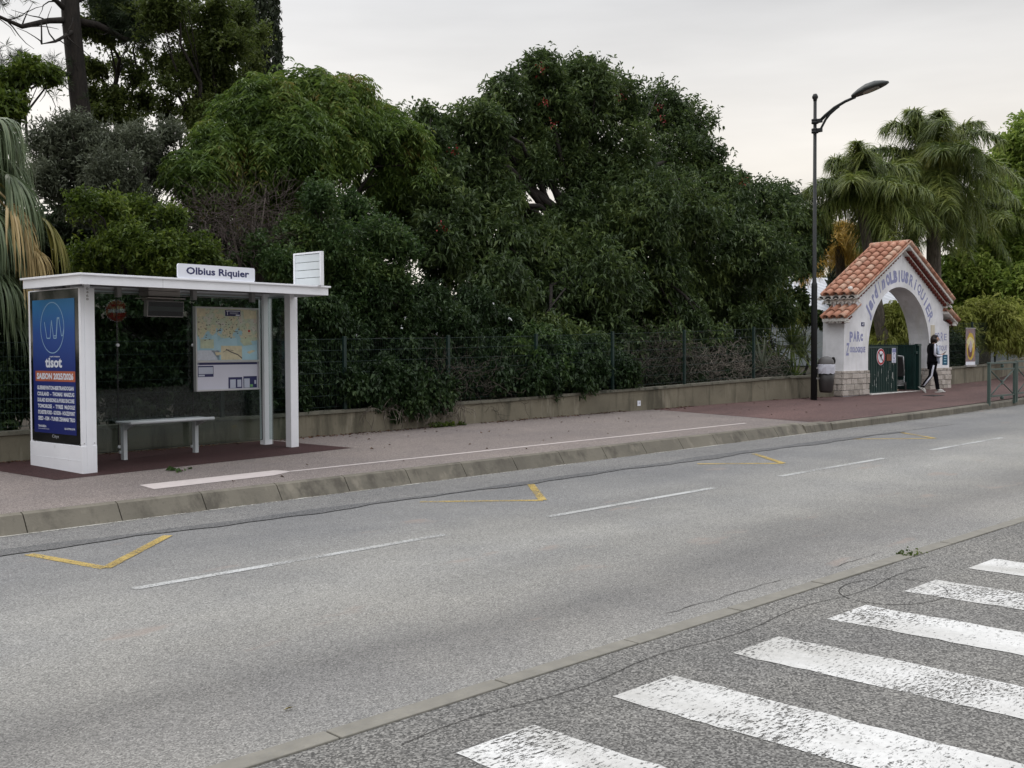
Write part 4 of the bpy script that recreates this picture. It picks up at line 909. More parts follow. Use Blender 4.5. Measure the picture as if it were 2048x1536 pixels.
L_BIG=[(20.48,20.23,9.33,0.69),(22.05,20.04,9.43,0.66),(19.41,20.45,8.54,0.78),(23.6,20.12,9.08,0.83),(17.78,19.99,7.58,0.68),(21.69,20.46,8.36,1.24),(26.9,21.19,9.47,0.94),(28.23,21.02,9.17,0.67),(20.45,20.97,7.45,1.22),(23.49,20.21,7.73,1.35),(27.09,20.65,7.94,1.17),(18.2,20.29,6.57,0.94),(17.01,20.14,6.53,0.67),(27.82,20.05,7.95,0.59),(16.98,20.2,7.32,0.43)]
L_BIG2=[(16.75,19.57,5.24,0.83),(17.96,19.39,4.6,1.1),(19.48,19.35,4.32,1.15),(21.66,19.34,4.98,1.14),(22.42,18.25,5.6,1.13),(24.67,18.46,5.68,1.13),(27.3,19.03,6.1,0.98),(29.62,19.22,6.32,1.03),(31.75,19.44,6.19,0.83),(33.1,19.48,5.79,0.62),(27.04,18.06,4.81,1.25),(31.33,18.99,4.97,0.82),(26.03,19.11,4.24,1.25),(23.33,18.81,4.09,1.24),(20.59,18.22,3.67,1.14),(19.31,18.75,3.27,0.94),(16.95,18.06,3.4,0.8),(16.75,19.58,4.06,0.78),(27.79,19.46,3.42,0.93),(29.4,18.89,4.07,0.79),(23.96,18.44,2.92,0.83),(23.12,19.54,2.73,0.84),(20.41,18.93,2.54,0.65),(18.47,19.49,5.63,0.56)]
L_PIS=[(13.5,20.76,7.48,0.7),(14.07,20.21,7.59,0.62),(12.18,20.06,7.05,0.58),(11.64,20.36,6.71,0.58),(10.91,20.09,6.11,0.51),(12.17,19.66,6.21,0.84),(13.44,19.89,6.51,0.87),(15.25,20.7,7.16,0.71),(15.18,19.47,6.74,0.51),(15.47,19.47,6.15,0.46),(15.17,20.4,6.23,0.64),(10.44,19.85,5.47,0.45),(11.33,20.26,5.41,0.62),(12.46,20.15,5.41,0.54),(10.12,19.95,5.64,0.26),(16.2,21.0,5.64,0.61)]
L_OAK=[(12.41,25.27,9.85,0.62),(13.63,25.79,10.46,0.77),(14.05,25.29,9.8,0.77),(13.89,26.32,9.46,0.79),(12.75,25.46,8.84,0.56),(14.56,25.65,10.75,0.66),(13.1,26.59,8.27,0.5),(13.48,25.57,8.1,0.64),(14.36,26.14,8.98,0.66),(15.76,26.97,10.06,0.5),(12.7,25.04,10.47,0.62),(13.41,24.95,7.36,0.5)]
L_THIN=[(12.02,27.57,10.27,0.6),(12.79,28.42,9.8,0.57),(11.87,28.18,9.46,0.47),(12.13,27.58,8.61,0.47),(12.91,27.73,10.61,0.56),(11.68,27.48,8.01,0.46),(12.91,27.93,9.33,0.38),(12.16,27.27,10.74,0.52),(13.46,28.32,10.04,0.36)]
L_OLV=[(8.48,21.13,6.22,0.51),(8.03,21.23,5.9,0.53),(8.86,20.88,5.86,0.61),(8.41,21.24,5.42,0.73),(8.65,19.73,5.21,0.61),(9.35,20.16,6.02,0.44),(10.17,21.25,5.76,0.57),(7.82,20.94,5.27,0.47),(9.22,20.36,4.86,0.59),(8.78,21.21,4.91,0.59),(10.18,20.69,6.35,0.32)]
L_YG=[(8.38,24.32,7.66,0.45),(8.56,23.79,7.91,0.32),(8.0,23.69,7.02,0.42),(9.09,23.94,7.93,0.24)]
L_BL=[(6.93,17.01,4.3,0.28),(7.41,17.21,4.25,0.36),(8.13,17.67,4.27,0.37),(8.47,17.17,4.21,0.29),(7.56,16.91,3.71,0.47),(8.26,16.94,3.55,0.46),(8.94,17.04,3.64,0.39),(7.33,17.53,3.41,0.45),(9.4,17.19,3.29,0.32),(8.08,17.13,3.06,0.46)]
L_BA=[(11.43,17.1,4.78,0.42),(12.73,17.98,4.69,0.55),(11.19,17.42,4.09,0.52),(11.72,17.21,3.92,0.62),(12.79,17.06,4.17,0.54),(13.28,17.06,4.01,0.42),(12.38,17.17,3.47,0.63),(11.8,17.68,3.23,0.53),(13.09,17.15,3.31,0.55),(10.52,17.04,3.51,0.45),(10.33,17.49,3.85,0.31),(12.08,17.25,2.84,0.53),(10.25,18.0,3.51,0.37)]
L_HED=[(5.17,16.8,2.61,0.32),(5.16,16.81,2.01,0.32),(5.11,16.68,1.45,0.32),(5.57,16.88,2.56,0.33),(5.56,16.89,1.9,0.33),(5.47,16.62,1.5,0.32),(5.97,16.89,2.6,0.33),(5.96,16.89,2.03,0.33),(5.92,16.8,1.59,0.33),(6.28,16.61,2.56,0.33),(6.37,16.87,2.07,0.34),(6.27,16.64,1.39,0.33),(6.81,16.89,2.48,0.35),(6.76,16.8,2.01,0.34),(6.68,16.62,1.58,0.34),(7.15,16.65,2.62,0.35),(7.2,16.79,2.07,0.35),(7.18,16.77,1.53,0.35),(7.67,16.82,2.65,0.36),(7.69,16.88,1.92,0.36),(7.58,16.67,1.54,0.35),(8.04,16.6,2.69,0.36),(8.16,16.88,1.91,0.36),(8.02,16.6,1.42,0.36),(8.65,16.86,2.48,0.37),(8.53,16.63,2.04,0.37),(8.62,16.84,1.32,0.37),(9.15,16.83,2.57,0.38),(9.15,16.86,1.94,0.38),(9.09,16.77,1.35,0.38),(9.69,16.86,2.63,0.39),(9.57,16.66,2.12,0.38),(9.64,16.8,1.48,0.38),(10.14,16.7,2.53,0.39),(10.24,16.87,1.91,0.39),(10.21,16.83,1.27,0.39),(10.74,16.74,2.69,0.4),(10.74,16.76,1.97,0.4),(10.63,16.61,1.3,0.4),(11.24,16.61,2.61,0.4),(11.35,16.78,1.92,0.41),(11.32,16.75,1.36,0.41)]
L_WF=[(12.57,17.12,2.5,0.54),(13.45,16.96,2.51,0.55),(14.26,16.68,2.42,0.56),(15.2,16.82,2.01,0.47),(14.05,17.06,2.98,0.46),(12.67,16.91,3.03,0.35),(11.73,16.61,2.1,0.42),(15.32,17.1,2.87,0.48),(16.19,17.1,2.45,0.49),(11.32,16.65,2.47,0.37)]
L_IVY=[(11.93,15.96,1.09,0.39),(12.61,15.93,0.97,0.43),(13.29,16.01,0.99,0.33),(11.4,15.91,1.24,0.29),(12.35,15.9,1.35,0.34),(12.21,15.95,0.69,0.2),(12.95,16.04,1.34,0.32)]
L_GB=[(16.13,16.27,1.69,0.45),(16.9,16.27,1.44,0.44),(16.54,16.37,2.12,0.39),(15.84,16.43,1.9,0.34),(17.31,16.35,1.9,0.29)]
L_DKL=[(7.07,22.89,4.14,0.74),(7.26,23.57,3.08,0.77),(7.2,23.44,2.06,0.76),(7.77,22.31,4.14,0.75),(8.2,23.61,3.11,0.79),(7.8,22.51,2.05,0.75),(8.86,22.68,4.24,0.78),(9.17,23.54,3.14,0.81),(8.89,22.88,2.05,0.79),(10.21,23.48,4.39,0.83),(9.76,22.47,3.12,0.8),(10.23,23.6,2.06,0.84),(10.85,22.48,4.36,0.82),(10.81,22.44,3.15,0.82),(11.06,22.99,2.05,0.85),(12.13,22.74,4.47,0.86),(12.28,23.07,3.22,0.88),(12.57,23.65,2.06,0.9),(13.71,23.34,4.62,0.92),(13.03,22.21,3.21,0.87),(13.3,22.7,2.05,0.89),(14.89,23.07,4.68,0.94),(14.82,22.98,3.3,0.93),(15.04,23.34,2.06,0.95)]
L_DKM=[(15.72,22.26,1.93,0.75),(15.14,21.41,3.16,0.75),(16.27,21.33,2.01,0.74),(16.36,21.43,2.91,0.77),(18.51,22.49,1.97,0.81),(17.68,21.48,2.97,0.8),(20.08,22.64,1.71,0.84),(19.34,21.8,3.07,0.84),(21.14,22.12,1.83,0.85),(20.8,21.76,3.12,0.87),(22.84,22.19,1.98,0.89),(21.98,21.35,3.0,0.88),(24.22,21.84,1.91,0.91),(25.17,22.7,3.11,0.97),(25.67,21.49,1.98,0.93),(26.58,22.25,3.15,0.99),(27.97,21.72,1.74,0.98),(27.91,21.68,3.29,1.01),(29.48,21.24,1.9,1.0),(29.47,21.23,3.54,1.03),(34.04,22.72,1.71,1.11),(33.75,22.53,3.59,1.14)]
L_TR=[(52.85,20.29,11.26,1.18),(52.33,20.77,10.32,1.07),(53.64,20.12,10.14,1.67),(49.98,20.27,9.09,0.91),(52.11,19.98,8.33,1.4),(52.59,19.29,11.78,1.39)]
L_BR=[(43.37,18.35,5.03,1.0),(45.0,17.82,5.28,1.22),(43.01,19.21,4.65,0.81),(44.29,18.53,4.06,1.12),(43.71,16.73,4.17,1.18),(43.1,18.85,5.44,0.6),(45.05,17.06,5.84,1.01),(42.81,19.31,3.64,0.61)]
L_BAM=[(38.41,16.78,2.91,0.61),(39.19,16.39,3.18,0.65),(39.19,15.51,3.07,0.71),(40.48,15.3,2.9,0.73),(38.27,16.53,2.36,0.54),(39.28,15.89,2.45,0.65),(40.3,15.4,2.27,0.65)]
L_ARB=[(34.55,17.84,2.7,0.51),(34.48,17.27,3.02,0.54),(34.68,16.92,2.6,0.5),(34.23,17.49,2.1,0.51),(34.93,17.31,2.01,0.51),(34.68,18.18,2.19,0.38),(35.55,17.23,3.3,0.34)]
L_RH=[(35.52,15.76,2.0,0.43),(35.51,15.75,1.42,0.43),(36.06,15.59,2.0,0.44),(35.73,15.44,1.41,0.43),(36.11,15.21,2.0,0.43),(35.85,15.1,1.42,0.43),(36.26,14.87,1.99,0.43),(36.46,14.95,1.41,0.44),(36.86,14.72,1.99,0.44),(36.8,14.69,1.41,0.44),(36.95,14.36,1.99,0.43),(37.3,14.49,1.4,0.44),(37.4,14.15,1.99,0.44),(37.09,14.03,1.41,0.43),(37.34,13.74,1.99,0.43),(37.89,13.94,1.4,0.44)]
L_GAP=[(31.36,19.19,3.51,0.43),(31.53,18.92,3.01,0.4),(31.59,18.4,2.84,0.29),(30.52,19.04,2.99,0.36)]

LM_BIG = leafmat('leaf_deep_green', [(.017, .030, .013), (.031, .052, .019), (.054, .084, .027), (.105, .142, .042)], .28, .5, .9)
LM_PIS = leafmat('leaf_olive_green', [(.020, .038, .010), (.036, .066, .014), (.058, .098, .019), (.092, .138, .026), (.13, .10, .03)], .32, .55, .8)
LM_OAK = leafmat('leaf_dark_olive', [(.020, .032, .009), (.048, .068, .016), (.088, .112, .028)], .42, .55, .9)
LM_OLV = leafmat('leaf_grey_green', [(.032, .040, .026), (.058, .070, .048), (.095, .11, .078)], .2, .6, .9)
LM_YEL = leafmat('leaf_yellow_green', [(.018, .032, .007), (.036, .060, .010), (.066, .098, .014), (.12, .15, .022)], .32, .55, 1.3)
LM_MID = leafmat('leaf_mid_green', [(.014, .030, .011), (.026, .052, .017), (.044, .078, .022), (.080, .115, .028)], .3, .5, 1.2)
LM_IVY = leafmat('leaf_ivy', [(.006, .014, .006), (.012, .026, .009), (.022, .042, .014), (.042, .068, .022)], .2, .5, 1.6, .25)
LM_DRK = leafmat('leaf_shade_green', [(.010, .018, .009), (.020, .034, .014), (.032, .050, .018)], .2, .6, .8)
LM_BRI = leafmat('leaf_bright_green', [(.055, .090, .017), (.10, .155, .028), (.16, .22, .045), (.24, .29, .08)], .35, .5, .9)
LM_BAM = leafmat('leaf_bamboo', [(.10, .125, .024), (.18, .215, .048), (.27, .30, .085), (.36, .38, .14)], .35, .5, 1.4)
LM_CYP = leafmat('leaf_cypress', [(.010, .016, .009), (.018, .027, .014), (.030, .040, .020)], .1, .7, 1.6)
LM_PALM = leafmat('palm_green', [(.026, .044, .013), (.056, .082, .022), (.108, .138, .036), (.19, .215, .065)], .3, .4, .6)
LM_PALMY = leafmat('palm_yellow_green', [(.09, .10, .018), (.16, .17, .03), (.24, .24, .055)], .35, .45, 1.0)
LM_PALMO = leafmat('palm_straw', [(.16, .10, .02), (.30, .20, .035), (.40, .30, .09)], .3, .5, .8)
LM_FAN = leafmat('fan_green', [(.040, .060, .034), (.075, .105, .058), (.125, .155, .090)], .25, .4, 1.5)
LM_FANY = leafmat('fan_yellowing', [(.06, .07, .02), (.11, .11, .03), (.17, .15, .05)], .25, .5, 1.5)
LM_DEAD = leafmat('fan_dead', [(.16, .12, .05), (.27, .21, .10), (.38, .31, .19)], .2, .6, 1.5)
BARK = barkmat('bark_dark', (.008, .006, .005), (.026, .020, .016))
BARKG = barkmat('bark_grey', (.05, .045, .038), (.13, .115, .10))
TWIG = barkmat('dry_twig', (.032, .024, .019), (.085, .068, .056))
TWIGP = barkmat('purple_twig', (.030, .020, .018), (.075, .054, .048))
PALMB = barkmat('palm_bark', (.045, .038, .030), (.14, .12, .095))
VINE = barkmat('pale_vine', (.07, .06, .05), (.24, .205, .17))

def tree(name, label, lobes, base, node, r0, VF, lmat, bark=BARK, group=None, cat='tree', every=1, twigs=3, second=None, crown='crown', stem='trunk'):
    r = thing(name, label, cat, base, 0, group); put(crown, VF, lmat, r); putm(limbs(base, node, lobes, r0, every, twigs, second=second), stem, bark, r); return r
L_BIG3=[(18.75,19.96,5.9,0.66),(21.95,19.87,6.2,0.82),(23.25,19.64,6.65,0.84),(20.03,20.37,5.27,0.66),(20.85,19.51,5.33,0.79),(17.6,20.0,5.6,0.68),(26.26,20.4,6.9,0.91),(27.43,19.58,6.93,0.84),(19.92,20.05,6.73,0.65),(21.51,20.12,7.06,0.75),(22.5,19.54,5.6,0.82),(28.93,19.88,7.12,0.64),(32.05,20.2,7.13,0.58),(22.15,19.95,9.02,0.82),(20.85,20.23,8.59,0.8),(18.14,19.66,7.46,0.62)]
L_BIG += L_BIG3 + [(16.6, 20.3, 7.55, .5), (16.5, 20.0, 6.9, .6), (16.6, 19.8, 6.2, .7), (16.2, 19.4, 5.4, .7), (15.7, 18.9, 4.5, .7), (17.6, 20.2, 6.0, .7), (22.4, 20.4, 6.9, .7), (24.2, 20.5, 7.0, .8)]
B = lambda x, y: (x, y, zg(x, y) - .05)

L_BIG2 += [(19.18, 17.3, 2.07, 0.55), (20.55, 17.2, 2.01, 0.57), (22.14, 17.2, 2.14, 0.59), (23.88, 17.2, 2.28, 0.59), (26.07, 17.4, 2.72, 0.6), (20.49, 17.8, 2.52, 0.63), (23.79, 17.8, 2.7, 0.68), (18.02, 17.5, 2.37, 0.58), (27.94, 17.6, 3.06, 0.54)]
L_BR += [(43.98, 17.93, 6.83, 0.92), (45.53, 17.55, 6.92, 1.02), (44.99, 19.15, 6.4, 0.82), (45.23, 16.75, 7.43, 1.02), (45.0, 18.03, 6.1, 0.92)]
L_OAK2 = [(12.22, 25.4, 10.33, 0.49), (12.23, 26.0, 9.6, 0.45), (13.62, 26.6, 10.38, 0.59), (13.84, 25.4, 10.67, 0.58), (14.9, 26.0, 10.24, 0.54), (15.71, 26.6, 10.8, 0.44), (12.06, 25.4, 8.59, 0.42), (13.43, 26.0, 8.67, 0.52), (15.06, 26.6, 8.64, 0.49), (12.7, 25.4, 7.33, 0.43), (15.18, 26.0, 9.09, 0.41), (12.91, 26.6, 9.47, 0.47)]
L_THIN2 = [(11.3, 27.4, 10.09, 0.38), (13.32, 28.0, 10.62, 0.49), (11.89, 28.6, 8.75, 0.37), (12.31, 27.4, 7.96, 0.39), (13.14, 28.0, 8.71, 0.41), (12.34, 28.6, 11.22, 0.54), (11.13, 27.4, 7.66, 0.3)]
# the big evergreen over the fence
ND = (21.84, 20.6, 6.2); hole = [(20.95, 20.6, 5.95, .24), (20.4, 19.5, 5.75, .22), (27.4, 19.2, 5.2, .25)]
P1, D1 = shell(L_BIG, 23000, 1, .27, hole=hole, lump=.75); P2, D2 = shell(L_BIG2, 24500, 2, .25, hole=hole, lump=.7)
big = tree('evergreen_tree', 'biggest broad evergreen tree with a domed crown and scattered red flowers, overhanging the fence', L_BIG + L_BIG2, B(21.98, 21), ND, .30,
           join(sprays(P1, D1, 6, .32, .145, .050, .25, .3, .8, .15), sprays(P2, D2, 6, .34, .15, .052, .3, .1, .8, .3)), LM_BIG, second=(21.9, 20.2, 4.6), every=2)
FL = plain('flower_red', (.26, .010, .012), .5, var=.3, scale=20)
for x, y, z in ((15.42, 18.3, 4.67), (19.6, 19.3, 9.05), (22.95, 19.6, 8.9), (24.9, 19.6, 8.5), (25.1, 19.9, 9.0), (27.2, 18.4, 6.9), (19.4, 19.0, 8.1), (20.0, 19.3, 7.7), (16.6, 19.2, 6.6)):
    Pf = np.array([[x, y, z]]) + RNG.normal(scale=.07, size=(16, 3)); put('flower', leaves(Pf, randunit(16), .07, .035, .3), FL, big)
# feathery olive green tree behind the shelter
P1, D1 = shell(L_PIS, 13500, 4, .34, deep=1.5, lump=.95)
tree('feathery_tree', 'olive green tree with drooping feathery leaves, rising behind the stop name sign', L_PIS, B(13, 20.5), (13.0, 20.4, 4.6), .16, pinnate(P1, D1, 6, .34, .125, .030), LM_PIS)
P1, D1 = shell(L_OAK + L_OAK2, 11500, 6, .475, deep=2.0, lump=.8)
tree('oak_tree', 'tall dark olive tree standing between the pine and the cypress', L_OAK, B(13.7, 26), (13.7, 26, 6.0), .17, sprays(P1, D1, 6, .3, .10, .045), LM_OAK)
P1, D1 = shell(L_THIN + L_THIN2, 4200, 7, .50, deep=2.2, lump=.9)
tree('slender_tree', 'slender thin crowned tree whose dark stem shows against the sky, beside the pine trunk', L_THIN, B(12.75, 28), (12.33, 28, 9.0), .13, sprays(P1, D1, 6, .34, .12, .05), LM_OAK, second=(12.5, 28, 7.8))
P1, D1 = shell(L_OLV, 7500, 8, .27)
tree('olive_tree', 'grey green olive tree below the pine, left of the feathery tree', L_OLV, B(9, 20.6), (9.1, 20.5, 3.4), .16, sprays(P1, D1, 8, .32, .095, .026, .1), LM_OLV)
P1, D1 = shell(L_YG, 1300, 9, .34)
tree('light_tree', 'light yellow green tree at the far left edge behind the fan palm', L_YG, B(8.4, 24.2), (8.4, 24.2, 5.6), .10, sprays(P1, D1, 6, .3, .13, .06), LM_YEL)
P1, D1 = shell(L_BL, 5200, 10, .25)
tree('yellow_green_shrub', 'tall yellow green shrub with sprawling tips above the left part of the shelter roof', L_BL, B(7.9, 17.4), (7.9, 17.3, 2.2), .07, sprays(P1, D1, 8, .30, .075, .034), LM_YEL, cat='shrub', crown='foliage', stem='stem')
P1, D1 = shell(L_BA, 7600, 11, .25)
tree('green_shrub', 'large mid green shrub behind the white board on the shelter roof', L_BA, B(12.2, 17.6), (12.2, 17.5, 2.2), .09, sprays(P1, D1, 8, .32, .08, .034, .2, .2), LM_MID, cat='shrub', crown='foliage', stem='stem')
P1, D1 = shell(L_WF, 5600, 12, .22)
wf = tree('flowering_shrub', 'dark green shrub dotted with small white flowers, right of the shelter', L_WF, B(14, 17.1), (14, 17, 1.6), .06, sprays(P1, D1, 8, .28, .09, .034, .2, .0, .8, .3), LM_IVY, cat='shrub', crown='foliage', stem='stem')
FW = plain('flower_white', (.75, .76, .78), .5, var=.03)
for k in RNG.choice(len(P1), 16, replace=False):
    p = P1[k] + D1[k] * .05; p[1] = min(p[1], 16.6) if RNG.random() < .8 else p[1]
    put('flower', leaves(p + RNG.normal(scale=.012, size=(6, 3)), randunit(6), .04, .03, .1), FW, wf)
P1, D1 = shell(L_HED, 11500, 13, .15)
tree('ivy_hedge', 'dark ivy covered hedge along the fence, seen through the shelter glass', L_HED, B(8.6, 16.8), (8.6, 16.8, 1.4), .05, sprays(P1, D1, 8, .22, .075, .052, .35, .0, .8, .3), LM_IVY, cat='hedge', every=3, crown='foliage', stem='stem')
P1, D1 = shell(L_IVY, 1500, 14, .2)
iv = thing('ivy', 'clump of ivy spilling over the low wall onto the pavement right of the shelter', 'ivy', (12.6, 15.9, .9)); VF = sprays(P1, D1, 7, .2, .065, .052, .35, -.2, .8, .4)
put('foliage', VF, LM_IVY, iv)
w_ = wander(RNG.uniform([11.6, 15.84, .85], [13.9, 15.88, .95], (70, 3)), RNG.normal(size=(70, 3)) * [1, .2, .3] + [0, -.2, -.8], 8, .06, .35, (0, 0, -.12)); w_[:, :, 2] = np.maximum(w_[:, :, 2], .39); w_[:, :, 1] = np.minimum(w_[:, :, 1], 15.88)
put('stems', tubes(w_, np.full(w_.shape[:2], .006)), VINE, iv)
P1, D1 = shell(L_GB, 1500, 15, .2)
tree('young_shrub', 'fresh green leafy shrub pushing through the fence in the middle of the wall', L_GB, B(16.5, 16.4), (16.5, 16.35, 1.1), .03, sprays(P1, D1, 7, .22, .10, .05, .3, 0, .8, .3), LM_MID, cat='shrub', crown='foliage', stem='stem')
# low planting right behind the fence
def under(xs, lab, mat, seed, y=16.75, z=.95, r=.5, cat='shrub', nm='low_shrub', n=420):
    for i, x in enumerate(xs):
        yy = poly_y(WALL_L, x) + (y - 15.9); ls = [(x + random.uniform(-.2, .2), yy + random.uniform(-.1, .25), z + random.uniform(-.1, .15) + SLOPE * (x - 10), r), (x + .45, yy + .3, z + .35, r * .9), (x - .4, yy + .5, z + .7, r * .9)]
        P1, D1 = shell(ls, n * 3, seed + i, .15); tree(nm, lab, ls, B(x, yy + .1), (x, yy + .1, z), .03, sprays(P1, D1, 7, .22, .085, .045, .35, 0, .8, .3), mat, group='low shrubs behind the fence', cat=cat, crown='foliage', stem='stem', twigs=1)
under([4.2, 5.3, 6.4, 7.5, 8.6, 9.7, 10.8, 11.9, 13.0, 14.1, 15.2, 16.3, 17.4], 'low dark ivy leaved shrub growing right behind the mesh fence', LM_IVY, 70)
under([9.3, 10.2, 11.1, 11.9, 13.4, 14.2, 15.0, 15.8, 16.6, 17.3, 18.0, 18.8], 'low dark ivy leaved shrub poking through the mesh fence', LM_IVY, 110, y=16.12, z=1.2, r=.45, n=520)
under([18.6, 19.8, 21.0, 22.2, 23.4, 24.6, 25.6], 'low dark ivy leaved shrub growing right behind the mesh fence', LM_DRK, 90, y=17.1)
# darker planting deeper in the garden, one shrub per clump
def deep_row(L, n, lab, seed):
    cols = {}
    for l in L: cols.setdefault(round(l[0] / 2.6), []).append(l)
    for i, (k, ls) in enumerate(sorted(cols.items())):
        P1, D1 = shell(ls, n * len(ls), seed + i, .2); c = ls[0]
        tree('background_shrub', lab, ls, B(c[0], c[1]), (c[0], c[1], 1.6), .07, sprays(P1, D1, 7, .4, .17, .085), LM_DRK, group='dark shrubs deep in the garden', cat='shrub', crown='foliage', stem='stem', twigs=1)
deep_row(L_DKL, 420, 'dark shrub deep in the garden behind the nearer planting', 20)
deep_row(L_DKM, 420, 'dark shrub deep in the garden behind the nearer planting', 40)
L_GAP += [(28.9, 20.6, 1.5, .75), (30.2, 20.8, 1.6, .7), (31.4, 20.8, 1.5, .7), (27.6, 20.4, 1.6, .8)]
P1, D1 = shell(L_GAP, 2600, 16, .3)
tree('broad_leaf_shrub', 'glossy dark shrub in front of the grey building roof beside the lamp post', L_GAP, B(31.4, 18.8), (31.4, 18.8, 2.0), .05, sprays(P1, D1, 6, .25, .17, .09), LM_BIG, cat='shrub', crown='foliage', stem='stem')
# right of the gate
P1, D1 = shell(L_TR, 6800, 17, .28)
tree('pale_tree', 'pale green spreading tree at the far right edge behind the palms', L_TR, B(53.5, 20), (53.5, 20, 6), .2, sprays(P1, D1, 6, .5, .22, .10), LM_BRI)
P1, D1 = shell(L_BR, 7600, 18, .22)
tree('bright_shrub', 'large bright green shrub mass under the palms, right of the gate roof', L_BR, B(44.5, 18.5), (44.5, 18, 2.6), .12, sprays(P1, D1, 7, .42, .20, .085, .3), LM_BRI, cat='shrub', crown='foliage', stem='stem')
P1, D1 = shell(L_BAM, 3800, 19, .2)
tree('bamboo_hedge', 'pale yellow green bamboo leaning over the fence right of the gate', L_BAM, B(38.6, 16.8), (38.6, 16.6, 1.8), .04, sprays(P1, D1, 7, .36, .20, .034, .45, .3, .7, .3), LM_BAM, cat='bamboo', crown='foliage', stem='stem')
L_RH = [(x, poly_y(WALL_R, x) + .55 + r, z, r) for x, y, z, r in L_RH]
P1, D1 = shell(L_RH, 4200, 21, .15)
tree('clipped_hedge', 'dark hedge filling the fence right of the gate, behind the banner', L_RH, B(38, 16.2), (38, 16.1, 1.2), .04, sprays(P1, D1, 7, .25, .12, .06), LM_DRK, cat='hedge', every=3, crown='foliage', stem='stem')
P1, D1 = shell(L_ARB, 3300, 22, .2)
tree('bamboo_bush', 'yellow green bamboo bush seen through the white arch', L_ARB, B(34.5, 17.6), (34.5, 17.5, 1.5), .04, sprays(P1, D1, 7, .34, .19, .036, .4, .2, .7, .3), LM_BAM, cat='bamboo', crown='foliage', stem='stem')
# cypress
cy = thing('cypress', 'tall dark columnar cypress at the top edge behind the feathery tree', 'tree', B(20.4, 34))
n = 9000; h = RNG.random(n); ang = RNG.uniform(0, 2 * np.pi, n); rad = np.interp(h, [0, .1, .5, .8, 1], [.75, .95, .85, .55, .05]) * (RNG.beta(5, 1.2, n))
Pc = np.stack([20.4 + np.cos(ang) * rad, 34 + np.sin(ang) * rad, 1.2 + h * 17.0], 1); Dc = np.stack([np.cos(ang) * .35, np.sin(ang) * .35, np.ones(n)], 1)
put('crown', sprays(Pc, unit(Dc), 5, .3, .17, .06, 0, .6, .3), LM_CYP, cy); m = MB(); m.tube([B(20.4, 34), (20.4, 34, 9), (20.4, 34, 17)], [.2, .15, .03], 8); putm(m, 'trunk', BARK, cy)
# pine with bare lower limbs
pn = thing('pine_tree', 'tall pine with a thick dark leaning trunk and bare crooked lower branches', 'tree', B(11.12, 27)); m = MB()
m.tube([(11.12, 27, .6), (11.12, 27, 3), (11.1, 27, 6.98), (10.95, 27, 8.32), (10.87, 27, 9.17), (10.79, 27, 10.14), (10.72, 27, 11.6), (10.75, 27, 13.2)], [.34, .30, .26, .235, .225, .225, .2, .15], 14)
for pts, r in (([(10.76, 27, 10.3), (10.4, 26.9, 10.5), (9.81, 26.8, 10.75)], .09), ([(10.7, 27, 10.12), (10.2, 26.9, 9.98), (9.56, 26.9, 9.71), (9.2, 26.9, 9.80), (8.7, 26.8, 9.9)], .085), ([(10.9, 27, 10.15), (11.4, 26.9, 10.13), (11.77, 26.9, 10.03), (12.1, 26.8, 9.86), (12.3, 26.8, 9.97), (12.5, 26.8, 10.4), (12.6, 26.7, 11.04)], .1), ([(10.9, 27, 9.95), (10.5, 26.6, 9.62), (10.2, 26.5, 9.4), (9.84, 26.4, 9.25), (9.84, 26.4, 9.75)], .05), ([(10.9, 27, 8.8), (10.4, 26.8, 8.72), (10.0, 26.7, 8.47), (9.65, 26.6, 8.2)], .07), ([(10.85, 27, 10.6), (11.5, 27.3, 11.0), (12.4, 27.5, 11.2)], .08)):
    m.tube(pts, [r * (1 - .65 * i / (len(pts) - 1)) for i in range(len(pts))], 7)
    for _ in range(7):
        i = random.randrange(1, len(pts)); p = Vector(pts[i]); d = Vector((random.uniform(-1, 1), random.uniform(-.6, .6), random.uniform(-.9, .5))).normalized(); a_ = [p]
        for s in range(4): d = (d + Vector((random.gauss(0, .4), random.gauss(0, .3), random.gauss(0, .4)))).normalized(); a_.append(a_[-1] + d * .22)
        m.tube(a_, [.022, .017, .012, .009, .005], 5)
putm(m, 'trunk', BARK, pn)
cl = np.array([(12.6, 27.2, 10.2), (13.2, 27.3, 10.7), (11.9, 27.3, 10.5), (12.4, 27, 10.6), (12.0, 27, 11.2), (12.9, 27.2, 10.9), (11.7, 27, 10.7), (9.2, 26.8, 10.4), (11.4, 27.4, 11.4), (9.6, 26.7, 11.3), (12.5, 27, 11.5), (10.0, 26.6, 8.6), (12.2, 26.7, 10.2), (9.3, 26.9, 8.7)])
tuf = np.concatenate([c + RNG.normal(scale=(.34, .3, .22), size=(34, 3)) for c in cl]); Bn = np.repeat(tuf, 34, 0)
put('needles', leaves(Bn, unit(randunit(len(Bn)) + [0, 0, .25]), .2, .011, .05), LM_DRK, pn)
